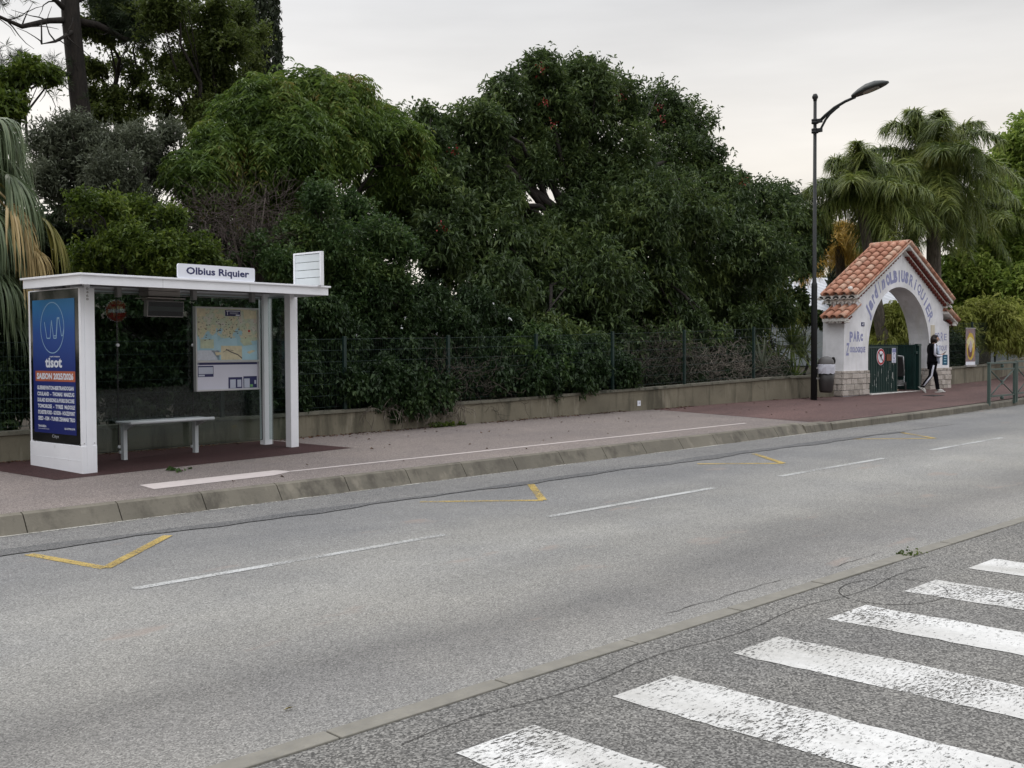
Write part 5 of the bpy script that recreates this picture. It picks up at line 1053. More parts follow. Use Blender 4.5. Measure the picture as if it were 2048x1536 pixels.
# bare twig bushes, dry vines in the fence
def twiggy(name, label, lobes, n, steps, step, curl, rad, mat, cat, seed, pull=(0, 0, 0)):
    P1, D1 = shell(lobes, n, seed, .1, deep=2.5); c = np.array(lobes)[:, :3].mean(0); r = thing(name, label, cat, (c[0], c[1], zg(c[0], c[1])))
    w = wander(P1, D1 + RNG.normal(scale=.6, size=P1.shape), steps, step, curl, pull); put('twigs', tubes(w, np.linspace(rad, rad * .35, steps + 1)[None, :].repeat(n, 0)), mat, r); return r
def lob(*a): return [tuple(v) for v in a]
tb = twiggy('bare_bush', 'leafless purplish brown twig bush between the feathery tree and the shelter roof', lob((9.6, 17.9, 4.3, .45), (10.2, 17.9, 4.4, .5), (10.9, 18.0, 4.6, .45), (10.0, 17.7, 3.9, .45), (10.7, 17.7, 4.0, .45)), 480, 7, .10, .30, .006, TWIGP, 'bush', 61)
m = MB(); 
for k in range(9): e = Vector((random.uniform(9.4, 11.2), 17.8, random.uniform(4.1, 4.8))); m.tube([(10.3, 17.7, .7), Vector((10.3, 17.7, 2.6)).lerp(e, .4), e], [.05, .035, .01], 6)
putm(m, 'stems', TWIG, tb)
twiggy('dry_vine', 'tangle of dry brown stems caught in the fence beside the ivy', lob((13.6, 16.25, 1.25, .5), (14.4, 16.25, 1.2, .5), (15.2, 16.25, 1.1, .4)), 210, 10, .09, .42, .006, TWIG, 'vine', 62, (0, 0, -.03))
twiggy('dry_vine', 'pale tangled dead vines in the fence between the agave and the lamp post', lob((22.4, 16.35, 1.35, .5), (23.3, 16.2, 1.4, .55), (24.2, 16.1, 1.35, .5), (25.0, 16.0, 1.3, .4)), 300, 13, .085, .55, .0085, VINE, 'vine', 63, (0, 0, -.03))
twiggy('dry_vine', 'dull brown dead stems behind the fence left of the pale vines', lob((20.0, 16.6, 1.5, .5), (20.9, 16.5, 1.7, .6), (21.8, 16.5, 1.5, .5)), 230, 10, .09, .4, .006, TWIG, 'vine', 64, (0, 0, -.03))
# blade leaved plants
def blades(c, n, length, width, el0, el1, sag, az=(0, 2 * math.pi)):
    a = RNG.uniform(*az, n); e = RNG.uniform(el0, el1, n); d = np.stack([np.cos(a) * np.cos(e), np.sin(a) * np.cos(e), np.sin(e)], 1); L = length * RNG.uniform(.65, 1.15, n); k = 6; side = unit(np.cross(d, [0, 0, 1.0])); V = []
    for i in range(k):
        t = i / (k - 1); p = np.array(c) + d * (L * t)[:, None] - np.array([0, 0, 1.0]) * (sag * L * t * t * (1.2 - d[:, 2]))[:, None]; w = width * (1 - t) ** .6 * (.6 + .4 * min(1, 4 * t)); V += [p - side * w / 2, p + side * w / 2]
    V = np.stack(V, 1).reshape(-1, 3); i0 = np.arange(n)[:, None] * 2 * k; F = np.concatenate([i0 + [2 * j, 2 * j + 1, 2 * j + 3, 2 * j + 2] for j in range(k - 1)], 1).reshape(-1, 4); return V, F
def bladeplant(name, label, cat, cs, mat):
    c0 = cs[0][0]; r = thing(name, label, cat, (c0[0], c0[1], zg(c0[0], c0[1])))
    for a in cs: put('rosette', blades(*a), mat, r)
    return r
bladeplant('agave', 'dark sword leaved agave behind the fence in the middle of the wall', 'agave', [((19.8, 16.75, .95), 34, 1.25, .085, .2, 1.4, .35), ((20.7, 16.8, .95), 26, 1.1, .08, .2, 1.4, .35)], LM_OLV)
bladeplant('agave', 'agave with a long blade bent down over the wall left of the lamp post', 'agave', [((24.2, 15.75, 1.35), 26, 1.0, .085, .1, 1.3, .5), ((24.3, 15.6, 1.4), 3, 1.3, .09, -.1, .3, .9, (5.2, 6.2))], LM_OLV)
bladeplant('yucca', 'spiky yucca clump with arching blades behind the fence beside the lamp post', 'yucca', [((28.6, 17.6, 2.0), 130, 1.25, .055, -.3, 1.4, .5), ((30.3, 18.3, 1.6), 110, 1.2, .05, 0, 1.4, .5), ((27.2, 17.3, 1.3), 80, 1.1, .06, 0, 1.4, .4)], LM_PALM)
bladeplant('grassy_palm', 'pale green arching grass like plant under the big tree near the lamp post', 'plant', [((29.2, 18.6, 3.1), 170, 1.3, .035, -.2, 1.35, .8)], LM_PALMY)
bladeplant('low_plant', 'low leafy plant between the lamp post and the gate pier', 'plant', [((26.6, 16.3, 1.0), 60, .9, .05, .1, 1.4, .4), ((27.3, 15.9, 1.1), 30, .7, .05, .0, 1.3, .4)], LM_YEL)
P1 = RNG.uniform([13.0, 15.72, .42], [13.9, 15.86, .50], (60, 3)); r = thing('pavement_weed', 'small tuft of green weeds at the foot of the low wall', 'weed', (13.4, 15.8, .43)); put('foliage', sprays(P1, unit(RNG.normal(size=(60, 3)) + [0, -.3, .8]), 5, .08, .07, .045), LM_YEL, r)

# palms
def strips(B, D, L, width, sag, k=4, fold=0.0):
    n = len(B); side = unit(np.cross(D, RNG.normal(scale=.5, size=(n, 3)) + [0, 0, 1.0])); V = []
    for i in range(k):
        t = i / (k - 1); p = B + D * (L * (t if fold == 0 else fold * (1 - (1 - t) ** 2.4)))[:, None] - np.array([0, 0, 1.0]) * (sag * L * t ** (2 if fold == 0 else 1.7))[:, None]; w = (width * (1 - t) ** .7 * (.7 + .3 * min(1, 3 * t)))[:, None] if hasattr(width, '__len__') else width * (1 - t) ** .7; V += [p - side * w / 2, p + side * w / 2]
    V = np.stack(V, 1).reshape(-1, 3); i0 = np.arange(n)[:, None] * 2 * k; F = np.concatenate([i0 + [2 * j, 2 * j + 1, 2 * j + 3, 2 * j + 2] for j in range(k - 1)], 1).reshape(-1, 4); return V, F
def frond(c, az, el, L, sag, ll=.80, n=64, w=.044, hang=.78):
    t = np.linspace(.12, 1, n); h = np.array([math.cos(az), math.sin(az), 0]); d = h * math.cos(el) + np.array([0, 0, math.sin(el)])
    sp = np.array(c) + np.outer(t, d) * L - np.outer(sag * t ** 2.2, [0, 0, 1]) * L; tan = unit(np.gradient(sp, axis=0)); s = unit(np.cross(tan, [0, 0, 1.0])); Bs = []; Ds = []; Ls = []
    ln = ll * np.interp(t, [0, .2, .6, 1], [.5, 1, 1, .45])
    for sg_ in (-1, 1):
        for rep in range(3):
            Bs.append(sp); Ds.append(unit(s * sg_ + tan * .45 + RNG.normal(scale=.42, size=(n, 3)) + [0, 0, .12])); Ls.append(ln * RNG.uniform(.8, 1.15, n))
    VF = strips(np.concatenate(Bs), np.concatenate(Ds), np.concatenate(Ls), w, np.full(6 * n, hang) * RNG.uniform(.5, 1.3, 6 * n))
    return VF, sp
def palm(name, label, base, top, r0, fr, mats, group=None, bend=.3):
    r = thing(name, label, 'palm', base, 0, group); b, t = Vector(base), Vector(top); m = MB()
    m.tube([b.lerp(t, k / 8) + Vector((bend * math.sin(math.pi * k / 8), 0, 0)) for k in range(9)], [r0 * (1.15 - .35 * k / 8) for k in range(9)], 12); putm(m, 'trunk', PALMB, r)
    for az, el, L, sag, mi in fr:
        VF, sp = frond(top, az, el, L, sag); o = put('frond', VF, mats[mi], r)
        V, F = tubes(sp[None, ::6], np.linspace(.03, .008, len(sp[::6]))[None]); o2 = link('frond_stalk', npmesh('frond_stalk', V - np.array(base), F), mats[mi], o)
    return r
def crown_fr(n, L, lo, hi, mi=0): return [(2 * math.pi * k / n * 2.4 + random.uniform(-.25, .25), random.uniform(lo, hi), L * random.uniform(.85, 1.1), random.uniform(.35, .6), mi) for k in range(n)]
palm('queen_palm', 'tallest feather palm with a big dark crown rising right behind the gate roof', (37.6, 17.5, .9), (37.3, 17.4, 8.55), .26, crown_fr(12, 3.3, .75, 1.45) + crown_fr(13, 3.2, .0, .7) + crown_fr(12, 2.9, -.7, .0) + crown_fr(10, 2.4, -1.25, -.7) + [(-2.2, .75, 2.0, .62, 1), (-2.6, .6, 1.9, .62, 1)], [LM_PALM, LM_PALMY])
palm('queen_palm', 'smaller feather palm with a leaning trunk, between the lamp post and the tallest palm', (34.25, 17.3, .9), (33.4, 18.0, 7.2), .19, crown_fr(9, 2.4, .5, 1.3) + crown_fr(11, 2.4, -.1, .6) + crown_fr(7, 2.1, -.6, 0), [LM_PALM, LM_PALMY], bend=-.12)
palm('queen_palm', 'feather palm with low dark fronds at the right edge over the bright shrubs', (44.2, 18.3, .9), (44.0, 18.3, 7.0), .2, crown_fr(8, 2.4, .4, 1.3) + crown_fr(6, 2.3, -.2, .4), [LM_PALM, LM_PALMY])
palm('straw_palm', 'palm with hanging straw yellow fronds just left of the gate roof', (38.6, 21.8, .9), (38.4, 21.6, 6.6), .2, [(2 * math.pi * k / 12, random.uniform(-.4, .5), 1.7 * random.uniform(.8, 1.1), .95, 0) for k in range(12)], [LM_PALMO])
pc = thing('cypress', 'dark columnar conifer behind the gate roof beside the straw coloured palm', 'tree', B(41.9, 23.3))
n = 2600; h = RNG.random(n); ang = RNG.uniform(0, 2 * np.pi, n); rad = np.interp(h, [0, .3, .8, 1], [.9, .85, .6, .1]) * RNG.beta(5, 1.2, n); Pc = np.stack([41.9 + np.cos(ang) * rad, 23.3 + np.sin(ang) * rad, 1.2 + h * 5.2], 1)
put('crown', sprays(Pc, unit(np.stack([np.cos(ang) * .35, np.sin(ang) * .35, np.ones(n)], 1)), 5, .3, .2, .07, 0, .6, .3), LM_CYP, pc); m = MB(); m.tube([B(41.9, 23.3), (41.9, 23.3, 5)], [.15, .05], 8); putm(m, 'trunk', BARK, pc)
# fan palm at the left edge
fp = thing('fan_palm', 'fan palm with long hanging green and straw coloured leaf strips at the left edge', 'palm', B(4.75, 17.05)); c0 = np.array((4.9, 16.95, 4.9))
m = MB(); m.tube([B(4.75, 17.05), (4.8, 17.0, 2.5), (4.9, 16.95, 5.0)], [.3, .26, .24], 12); putm(m, 'trunk', PALMB, fp)
def fan(az, el, pl, sl, mat, droop, n=34, spread=1.25, dz=0.0):
    c0 = np.array((4.9, 16.95, 4.9 + dz)); h = np.array([math.cos(az), math.sin(az), 0]); d = h * math.cos(el) + np.array([0, 0, math.sin(el)]); tip = c0 + d * pl - np.array([0, 0, .12 * pl]); s = unit(np.cross(d, [0, 0, 1.0])[None])[0]; a = np.linspace(-spread, spread, n)
    D = unit(np.outer(np.cos(a), d) + np.outer(np.sin(a), s) + RNG.normal(scale=.05, size=(n, 3))); o = put('fan_leaf', strips(np.repeat(tip[None], n, 0), D, sl * (.75 + .25 * np.cos(a)) * RNG.uniform(.9, 1.1, n), np.full(n, .05), np.full(n, droop * .85) * RNG.uniform(.85, 1.2, n), 8, .46), mat, fp)
    V, F = tubes(np.stack([c0, (c0 + tip) / 2 + [0, 0, .05], tip])[None], np.array([[.03, .022, .015]])); link('stalk', npmesh('stalk', V - np.array(fp.location), F), mat, o)
for k in range(15): fan(random.uniform(-2.6, .9), random.uniform(-.35, .75), random.uniform(.7, 1.0), random.uniform(1.0, 1.3), LM_FAN, random.uniform(.8, 1.1))
for k in range(9): fan(random.uniform(-2.4, .9), random.uniform(-1.3, -.75), random.uniform(.55, .95), random.uniform(1.1, 1.4), LM_FAN, random.uniform(.45, .7))
for k in range(20): fan(random.uniform(-2.0, .7), random.uniform(-.3, .3), random.uniform(.5, .9), random.uniform(1.0, 1.3), LM_FAN, random.uniform(.8, 1.05), dz=random.uniform(-2.2, -.4))
for az, el, pl, dz in ((-.45, .25, .75, -1.25), (-.2, .35, .7, -1.35), (-.8, .2, .7, -1.3)): fan(az, el, pl, 1.0, LM_FANY, .8, 26, 1.1, dz)
for az, el, pl, dz in ((-.55, .1, 1.05, -1.45), (-.25, .15, 1.0, -1.5)): fan(az, el, pl, .95, LM_DEAD, .85, 28, 1.1, dz)
for az, el, pl in ((-.5, -.75, 1.35), (-.25, -.55, 1.5), (-.9, -.6, 1.2)): fan(az, el, pl, 1.0, LM_FANY if az > -.3 else LM_DEAD, 1.0, 26, 1.0)
for az, el, pl in ((-.6, -.95, 1.75), (-.35, -.9, 1.6), (.1, -.9, 1.6)): fan(az, el, pl, .95, LM_DEAD, 1.0, 26, .9)
# ------------------------------------------------------------------ people
def skin_mesh(chains, root=0, sub=2):
    """chains: lists of (x,y,z,rx,ry) joined where points coincide"""
    me = bpy.data.meshes.new('sk'); V = []; E = []; Rd = []; idx = {}
    for ch in chains:
        prev = None
        for x, y, z, rx, ry in ch:
            k = (round(x, 4), round(y, 4), round(z, 4))
            if k not in idx: idx[k] = len(V); V.append((x, y, z)); Rd.append((rx, ry))
            if prev is not None and prev != idx[k]: E.append((prev, idx[k]))
            prev = idx[k]
    me.from_pydata(V, E, []); o = bpy.data.objects.new('sk', me); COL.objects.link(o)
    o.modifiers.new('s', 'SKIN'); o.modifiers.new('d', 'SUBSURF').levels = sub; o.modifiers['d'].render_levels = sub
    for i, sv in enumerate(me.skin_vertices[0].data): sv.radius = Rd[i]; sv.use_root = (i == root)
    out = bpy.data.meshes.new_from_object(o.evaluated_get(bpy.context.evaluated_depsgraph_get()))
    bpy.data.objects.remove(o); bpy.data.meshes.remove(me)
    for p in out.polygons: p.use_smooth = True
    return out
def ip(*pts):
    """insert a midpoint between skeleton points so limbs keep their taper"""
    r = [pts[0]]
    for a, b in zip(pts, pts[1:]): r.append(tuple((u + v) / 2 for u, v in zip(a, b))); r.append(b)
    return r
SKIN = plain('skin', (.40, .24, .17), .55, var=.06, scale=8)
HAIR = plain('dark_hair', (.018, .010, .008), .45, var=.3, scale=30)
JACKET = plain('black_cloth', (.004, .004, .006), .9, 0, .15, var=.2, scale=8)
SHIRT = plain('pale_shirt', (.45, .52, .66), .8, var=.1, scale=10)
STRIPE = plain('white_stripe', (.62, .63, .72), .75, var=.05)
SHOE = plain('white_shoe', (.55, .55, .53), .6, var=.1, scale=20)
pz = zs(30.42, 14.12)
pe = thing('person', 'dark haired person walking in a black tracksuit with white stripes, looking at a phone', 'person', (30.42, 14.10, pz), R(-42))
# x forward (walking right), y left, so -y faces the street
hip = (0, 0, .90); HD = (.125, 0, 1.535)
body = skin_mesh([
    ip((0, 0, .90, .12, .10), (.0, 0, 1.12, .11, .09), (.015, 0, 1.33, .13, .085), (.045, 0, 1.42, .055, .05), (.085, 0, 1.47, .048, .045)),
    [(.085, 0, 1.47, .048, .045), (.115, 0, 1.52, .078, .072), (.12, 0, 1.585, .092, .078), (.105, 0, 1.635, .06, .055)],
    [(.115, 0, 1.52, .078, .072), (.175, 0, 1.495, .03, .03)],
    ip((.015, 0, 1.33, .13, .085), (0, -.17, 1.36, .05, .05), (-.03, -.205, 1.12, .04, .04), (.17, -.14, 1.06, .032, .03), (.26, -.085, 1.09, .022, .03), (.285, -.07, 1.10, .02, .032)),
    ip((.015, 0, 1.33, .13, .085), (0, .17, 1.36, .05, .05), (-.0, .205, 1.12, .04, .04), (.19, .10, 1.05, .032, .03), (.265, .03, 1.08, .022, .03), (.29, .02, 1.09, .02, .032)),
    ip((0, 0, .90, .12, .10), (-.02, -.09, .82, .075, .07), (-.07, -.09, .49, .05, .05), (-.32, -.09, .18, .036, .036)),
    ip((0, 0, .90, .12, .10), (.03, .09, .82, .075, .07), (.16, .09, .48, .05, .05), (.22, .09, .09, .036, .036)),
] + [[(.285, -.07, 1.10, .02, .032), (.315, -.075 + .018 * k, 1.112 - .004 * k, .010, .010), (.345 - .004 * k, -.062 + .014 * k, 1.122, .009, .009), (.35, -.045 + .012 * k, 1.128, .008, .008)] for k in range(4)]
  + [[(.29, .02, 1.09, .02, .032), (.318, .026 - .016 * k, 1.098, .010, .010), (.345, .018 - .012 * k, 1.108, .009, .009), (.352, .006 - .01 * k, 1.118, .008, .008)] for k in range(4)]
  + [[(.26, -.085, 1.09, .022, .03), (.285, -.045, 1.118, .010, .010), (.315, -.03, 1.135, .009, .009)], [(.265, .03, 1.08, .022, .03), (.29, .0, 1.112, .010, .010), (.316, -.012, 1.134, .009, .009)]])
bo = link('body', body, SKIN, pe)
m = MB()
m.tube([(.19, 0, 1.565), (.212, 0, 1.545), (.222, 0, 1.53), (.2, 0, 1.52)], [.012, .014, .016, .010], 8); m.build('nose', SKIN, bo)
for s in (-1, 1):
    m = MB(); m.lathe([(0, -.009), (.008, -.005), (.010, 0), (.008, .005), (0, .009)], (.192, s * .032, 1.572), 8); m.build('eye', BLACKM, bo)
    m = MB(); m.lathe([(0, -.025), (.012, -.015), (.016, .0), (.014, .018), (0, .028)], (.11, s * .082, 1.555), 8); m.build('ear', SKIN, bo)
m = MB(); m.tube([(.188, -.026, 1.492), (.2, 0, 1.494), (.188, .026, 1.492)], [.006, .008, .006], 6); m.build('mouth', plain('lips', (.22, .08, .07), .5), bo)
hair = skin_mesh([[(.10, 0, 1.66, .06, .06), (.075, 0, 1.625, .095, .092), (.045, 0, 1.56, .085, .098), (.03, 0, 1.48, .06, .09), (.03, 0, 1.42, .035, .07)],
                  [(.075, 0, 1.625, .095, .092), (.15, -.03, 1.64, .05, .045)], [(.045, 0, 1.56, .085, .098), (.095, -.078, 1.52, .045, .026), (.08, -.085, 1.43, .035, .025)], [(.045, 0, 1.56, .085, .098), (.095, .078, 1.52, .045, .026), (.08, .085, 1.43, .035, .025)]])
link('hair', hair, HAIR, pe)
jk = skin_mesh([ip((-.0, 0, .80, .155, .17), (-.0, 0, .92, .14, .16), (.0, 0, 1.12, .13, .15), (.01, 0, 1.32, .115, .15), (.035, 0, 1.415, .075, .085)),
                ip((.01, 0, 1.32, .115, .15), (0, -.165, 1.355, .075, .072), (-.03, -.215, 1.12, .066, .062), (.17, -.145, 1.06, .048, .046), (.225, -.11, 1.075, .042, .042)),
                ip((.01, 0, 1.32, .115, .15), (0, .165, 1.355, .075, .072), (0, .215, 1.12, .066, .062), (.18, .11, 1.05, .048, .046), (.235, .06, 1.07, .042, .042))])
jo = link('jacket', jk, JACKET, pe)
m = MB(); m.tube([(.02, -.165, 1.405), (.0, -.222, 1.365), (-.02, -.262, 1.25), (-.03, -.272, 1.12), (.03, -.235, 1.075), (.10, -.212, 1.065), (.17, -.188, 1.06), (.225, -.150, 1.072)], [.026, .034, .032, .034, .034, .032, .03, .026], 8); m.build('sleeve_stripe', STRIPE, jo)
m = MB(); m.tube([(.135, -.05, 1.36), (.150, -.055, 1.2), (.155, -.06, 1.0), (.165, -.06, .84)], [.034, .05, .052, .045], 8); m.build('shirt', SHIRT, jo)
m = MB(); m.lathe([(.022, 0), (.022, .006)], n=10, M=frame((.085, -.135, 1.32), (1, .2, 0), (0, .1, 1))); m.build('chest_badge', STRIPE, jo)
tr_ = skin_mesh([ip((0, 0, .86, .12, .14), (-.015, -.09, .80, .095, .09), (-.068, -.095, .49, .068, .066), (-.295, -.092, .195, .056, .054), (-.325, -.092, .155, .058, .056)), ip((0, 0, .86, .12, .14), (.03, .09, .80, .095, .09), (.155, .09, .48, .07, .066), (.215, .09, .13, .058, .056), (.225, .09, .085, .062, .06))])
to = link('trousers', tr_, JACKET, pe)
m = MB(); m.tube([(-.02, -.178, .80), (-.05, -.172, .65), (-.07, -.163, .49), (-.165, -.154, .37), (-.29, -.148, .205)], [.026, .027, .027, .025, .02], 8); m.build('leg_stripe', STRIPE, to)
def shoe(x, y, z, pitch):
    T = Matrix.Translation((x, y, z)) @ Matrix.Rotation(pitch, 4, 'Y'); m = MB()
    me = skin_mesh([[(-.05, 0, .06, .045, .04), (.03, 0, .06, .042, .045), (.11, 0, .045, .04, .036), (.17, 0, .035, .03, .025)], [(-.05, 0, .06, .045, .04), (-.045, 0, .10, .038, .04)]])
    me.transform(T); o = link('shoe', me, SHOE, pe)
    m.box(-.095, .20, -.042, .042, .0, .022, .008, T); m.build('sole', plain('sole_white', (.62, .62, .6), .6), o)
shoe(-.36, -.092, .105, R(40)); shoe(.235, .09, .0, R(-4))
ph = thing('phone', 'black phone held in both hands by the walking person', 'phone', (0, 0, 0)); W = pe.matrix_basis
m = MB(); m.box(-.004, .004, -.038, .038, -.07, .07, .004, Matrix.Translation((.345, -.028, 1.145)) @ Matrix.Rotation(R(50), 4, 'Y')); m.build('phone_body', BLACK, ph)
ph.matrix_basis = Matrix.Translation(pe.location) @ Matrix.Rotation(R(-42), 4, 'Z')
bk = thing('booklet', 'blue booklet hanging from the hands of the walking person', 'booklet'); bk.matrix_basis = ph.matrix_basis.copy()
m = MB(); m.box(.27, .42, -.10, -.085, .80, 1.10, .004); m.build('cover', plain('booklet_blue', (.012, .085, .16), .5, var=.1), bk)
m = MB()
for z in (.86, .94, 1.01): m.box(.31, .385, -.1025, -.1, z, z + .03)
m.build('cover_print', plain('booklet_print', (.30, .50, .60), .5), bk)
# someone crouching behind the closed leaf, one boot showing past its edge
cp = thing('person', 'person crouching behind the closed gate leaf, only a tan boot and blue jeans showing', 'person', (29.62, 15.05, zs(29.62, 15.05)), R(-20))
cbody = skin_mesh([ip((-.32, 0, .32, .13, .12), (-.30, 0, .55, .12, .11), (-.18, 0, .78, .14, .10), (-.10, 0, .90, .05, .05)), [(-.10, 0, .90, .05, .05), (-.05, 0, .97, .08, .075), (-.04, 0, 1.04, .085, .078), (-.05, 0, 1.09, .05, .05)],
    ip((-.18, 0, .78, .14, .10), (-.15, -.18, .76, .055, .055), (.02, -.2, .55, .042, .042), (.2, -.12, .52, .03, .03)), ip((-.18, 0, .78, .14, .10), (-.15, .18, .76, .055, .055), (.02, .2, .55, .042, .042), (.2, .12, .52, .03, .03)),
    ip((-.32, 0, .32, .13, .12), (-.2, -.1, .34, .085, .085), (.13, -.1, .42, .065, .065), (.06, -.1, .09, .045, .045)), ip((-.32, 0, .32, .13, .12), (-.2, .1, .34, .085, .085), (.13, .1, .42, .065, .065), (.0, .1, .09, .045, .045))])
link('body', cbody, SKIN, cp)
link('jeans', skin_mesh([ip((-.32, 0, .34, .15, .15), (-.2, -.1, .35, .10, .10), (.13, -.1, .43, .078, .078), (.06, -.1, .13, .066, .066)), ip((-.32, 0, .34, .15, .15), (-.2, .1, .35, .10, .10), (.13, .1, .43, .078, .078), (.0, .1, .13, .066, .066))]), plain('jeans_blue', (.10, .17, .30), .8, var=.15, scale=12), cp)
link('pullover', skin_mesh([ip((-.32, 0, .42, .16, .15), (-.28, 0, .6, .15, .14), (-.18, 0, .78, .15, .13), (-.12, 0, .87, .07, .07)), ip((-.18, 0, .78, .15, .13), (-.15, -.18, .76, .075, .075), (.02, -.2, .55, .06, .06), (.16, -.14, .52, .045, .045)), ip((-.18, 0, .78, .15, .13), (-.15, .18, .76, .075, .075), (.02, .2, .55, .06, .06), (.16, .14, .52, .045, .045))]), JACKET, cp)
link('hair', skin_mesh([[(-.04, 0, 1.11, .07, .07), (-.07, 0, 1.06, .09, .09), (-.11, 0, .99, .05, .07)]]), HAIR, cp)
for y, x in ((-.1, .10), (.1, .03)):
    me = skin_mesh([[(-.05, 0, .06, .05, .045), (.05, 0, .06, .048, .05), (.14, 0, .045, .045, .04), (.21, 0, .035, .034, .028)], [(-.05, 0, .06, .05, .045), (-.045, 0, .14, .05, .052)]]); me.transform(Matrix.Translation((x, y, 0))); link('boot', me, plain('tan_boot', (.30, .19, .12), .7, var=.12, scale=12), cp)
# pushchair between the leaves
sp = thing('pushchair', 'black hooded pushchair waiting between the two gate leaves', 'pushchair', (30.35, 15.15, zs(30.35, 15.15) + .01), R(25))
m = MB()
for s in (-1, 1):
    m.tube([(-.42, s * .2, 1.0), (-.30, s * .22, .62), (.28, s * .22, .14)], .015, 8); m.tube([(.05, s * .22, .60), (-.30, s * .22, .14)], .015, 8)
m.tube([(-.42, -.2, 1.0), (-.46, 0, 1.02), (-.42, .2, 1.0)], .018, 8); m.tube([(.28, -.22, .14), (.28, .22, .14)], .012, 8); m.tube([(-.30, -.22, .14), (-.30, .22, .14)], .012, 8); m.build('frame', plain('pram_silver', (.35, .36, .37), .35, metal=.6), sp)
m = MB()
m.prism([(-.22, .42), (.18, .38), (.26, .46), (.20, .50), (-.12, .52), (-.26, .98), (-.32, .96)], -.19, .19, frame((0, 0, 0), (1, 0, 0), (0, 0, 1))); m.build('seat', BLACKM, sp)
m = MB(); rings = []
for a in range(0, 8):
    t = R(-10 + a * 18); rings.append([m.bm.verts.new((-.14 + .32 * math.cos(t) * (.6 + .4 * math.sin(p)), .23 * math.cos(p), .72 + .34 * math.sin(t) * (.55 + .45 * math.sin(p)) )) for p in [math.pi * k / 12 for k in range(13)]])
for a, b in zip(rings, rings[1:]):
    for k in range(12): m.bm.faces.new((a[k], a[k + 1], b[k + 1], b[k])).smooth = True
m.build('hood', plain('hood_navy', (.012, .014, .022), .6, var=.2), sp)
m = MB(); m.prism([(-.24, .16), (.2, .16), (.24, .30), (-.26, .28)], -.18, .18, frame((0, 0, 0), (1, 0, 0), (0, 0, 1))); m.build('basket', plain('basket_grey', (.22, .22, .22), .7, var=.3, scale=30), sp)
for x in (.28, -.30):
    for s in (-1, 1):
        m = MB(); m.lathe([(.05, -.02), (.11, -.02), (.125, -.008), (.125, .008), (.11, .02), (.05, .02)], n=20, M=frame((x, s * .26, .12), (1, 0, 0), (0, 0, 1))); m.build('wheel', BLACKM, sp)
# ------------------------------------------------------------------ fallen leaves and small litter
LEAFD = leafmat('fallen_leaf_brown', [(.03, .018, .012), (.06, .035, .022), (.11, .05, .03)], .1, .8)
proto = npmesh('fallen_leaf', *[a for a in leaves(np.zeros((1, 3)), np.array([[1.0, 0, 0]]), .08, .05, .05)]); proto.materials.append(LEAFD)
for k in range(70):
    if k < 50: x = random.uniform(10.2, 25); y = wall_y(x) - abs(random.gauss(.1, 1.5))
    else: x = random.uniform(3.5, 24); y = random.uniform(kerb_y(x) + .45, 15)
    y = max(kerb_y(x) + .35, y)
    if 5 < x < 10 and y > 13.4: continue
    o = bpy.data.objects.new('fallen_leaf', proto); COL.objects.link(o); o.location = (x, y, zs(x, y) + .012); o.rotation_euler = (random.uniform(-.2, .2), random.uniform(-.2, .2), random.uniform(0, 6.28)); s_ = random.uniform(.35, .85); o.scale = (s_, s_, s_ * 1.5)
    tag(o, 'small dry brown leaf fallen on the pavement below the overhanging trees', 'leaf', 'fallen leaves on the pavement')
n = 1500; xl = RNG.uniform(3.5, 26, n); yl = np.array([wall_y(x) for x in xl]) - np.abs(RNG.normal(scale=.10, size=n)) - .01; keep = (vnoise(np.stack([xl, yl * 0, yl * 0], 1), 1.3, 77) > .42); xl, yl = xl[keep], yl[keep]
Pl = np.stack([xl, yl, np.array([zs(a, b) for a, b in zip(xl, yl)]) + .008], 1); tag(link('leaf_litter', npmesh('leaf_litter', *leaves(Pl, unit(RNG.normal(size=(len(xl), 3)) * [1, 1, .15]), .05, .025, .05)), LEAFD), kind='stuff')
sx, sy = 6.55, 13.35; r = thing('leafy_sprig', 'green leafy sprig lying on the pavement in front of the shelter bench', 'sprig', (sx, sy, zs(sx, sy)))
put('foliage', leaves(np.array([[sx + .05 * k, sy + .01 * k, zs(sx, sy) + .03] for k in range(6)]), unit(RNG.normal(size=(6, 3)) * [1, 1, .2]), .18, .07, .1), LM_MID, r)
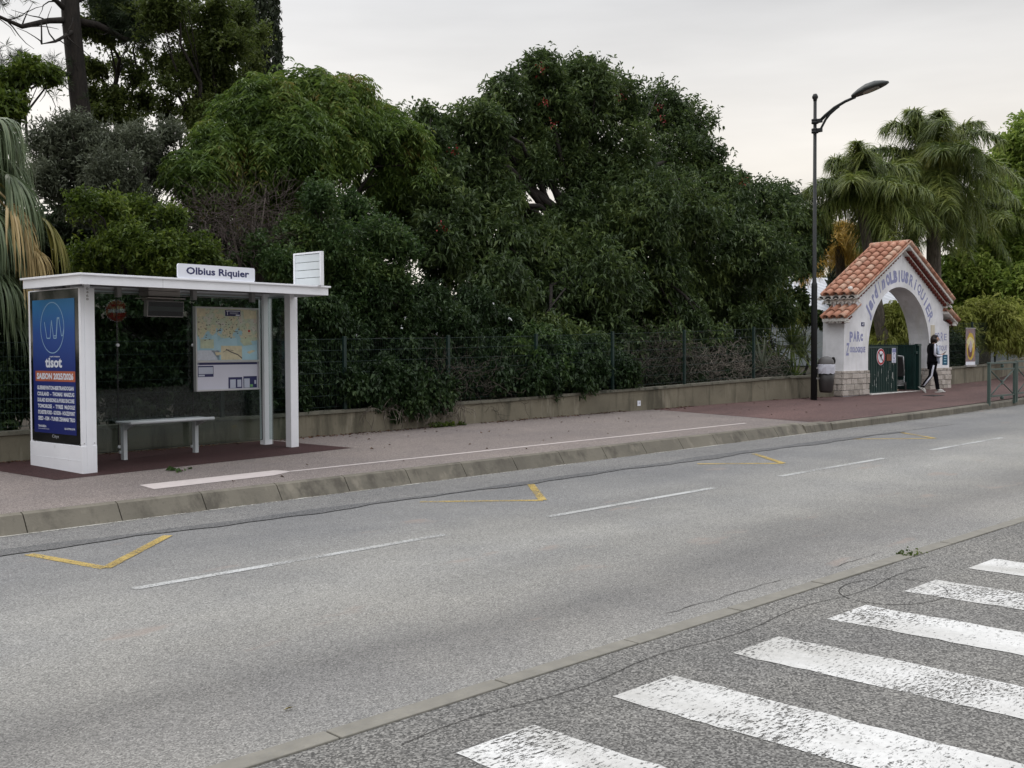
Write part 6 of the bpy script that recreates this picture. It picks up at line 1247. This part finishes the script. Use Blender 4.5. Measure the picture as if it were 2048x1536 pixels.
o = link('yellow_leaf', npmesh('yellow_leaf', *leaves(np.array([[0, 0, .012]]), np.array([[1.0, .1, 0.02]]), .13, .05, .03)), plain('leaf_yellow', (.35, .27, .05), .7), None); o.location = (2.95, 4.80, zr(2.95)); tag(o, 'single yellow leaf on the road beside the flush edging', 'leaf')
P_ = RNG.uniform([8.86, 4.28, 0], [9.2, 4.42, .0], (26, 3)); r = thing('road_weed', 'patch of weeds growing in a broken joint of the edging', 'weed', (9.03, 4.35, zr(9))); P_[:, 2] = zr(9) + .01; put('foliage', sprays(P_, unit(RNG.normal(size=(26, 3)) * [1, .6, .4]), 4, .04, .04, .018), LM_YEL, r)
# ------------------------------------------------------------------ unseen trees added across the street to darken the shelter glass reflection; more further along
for i, x in enumerate((-9, -3, 3, 9, 14, 18.5, 23, 27.5, 32, 36.5, 41, 46, 52)):
    y = -14 + random.uniform(-.8, .8); ls = [(x + random.uniform(-.6, .6), y, 4.2 + random.uniform(-.4, 1.2), 2.3), (x + 1.6, y + .3, 2.4, 1.9), (x - 1.5, y + .2, 2.0, 1.9), (x + .2, y + .5, 1.3, 1.7), (x + 2.3, y + .4, 1.2, 1.4)]
    P1, D1 = shell(ls, 620, 120 + i, .08); b0 = (x, y, zr(x)); tree('unseen_street_tree', 'unseen dark bushy tree added behind the viewer to darken the shelter glass reflection', ls, b0, (x, y, 2.0), .18, sprays(P1, D1, 7, .6, .46, .26), LM_DRK, group='unseen trees added across the street', twigs=1)
for i, (x, y, z, r) in enumerate(((52, 23.5, 3.4, 2.6), (57, 25, 4.4, 3.0), (63, 27.5, 4.0, 3.0), (60, 33, 6.5, 3.4), (70, 30, 5, 3.4), (70, 20, 4.2, 3.0), (76, 14, 4.0, 3.0))):
    ls = [(x, y, z, r), (x + 1.4, y - .4, z - 1.4, r * .8), (x - 1.5, y + .3, z - 1.8, r * .8), (x + .3, y - .8, z - 2.6, r * .7)]
    P1, D1 = shell(ls, 900, 140 + i, .12); tree('roadside_tree', 'leafy roadside tree further along the street past the bamboo', ls, (x, y, zr(x)), (x, y, z * .55), .2, sprays(P1, D1, 7, .5, .34, .17), LM_MID, group='trees further along the street', twigs=1)
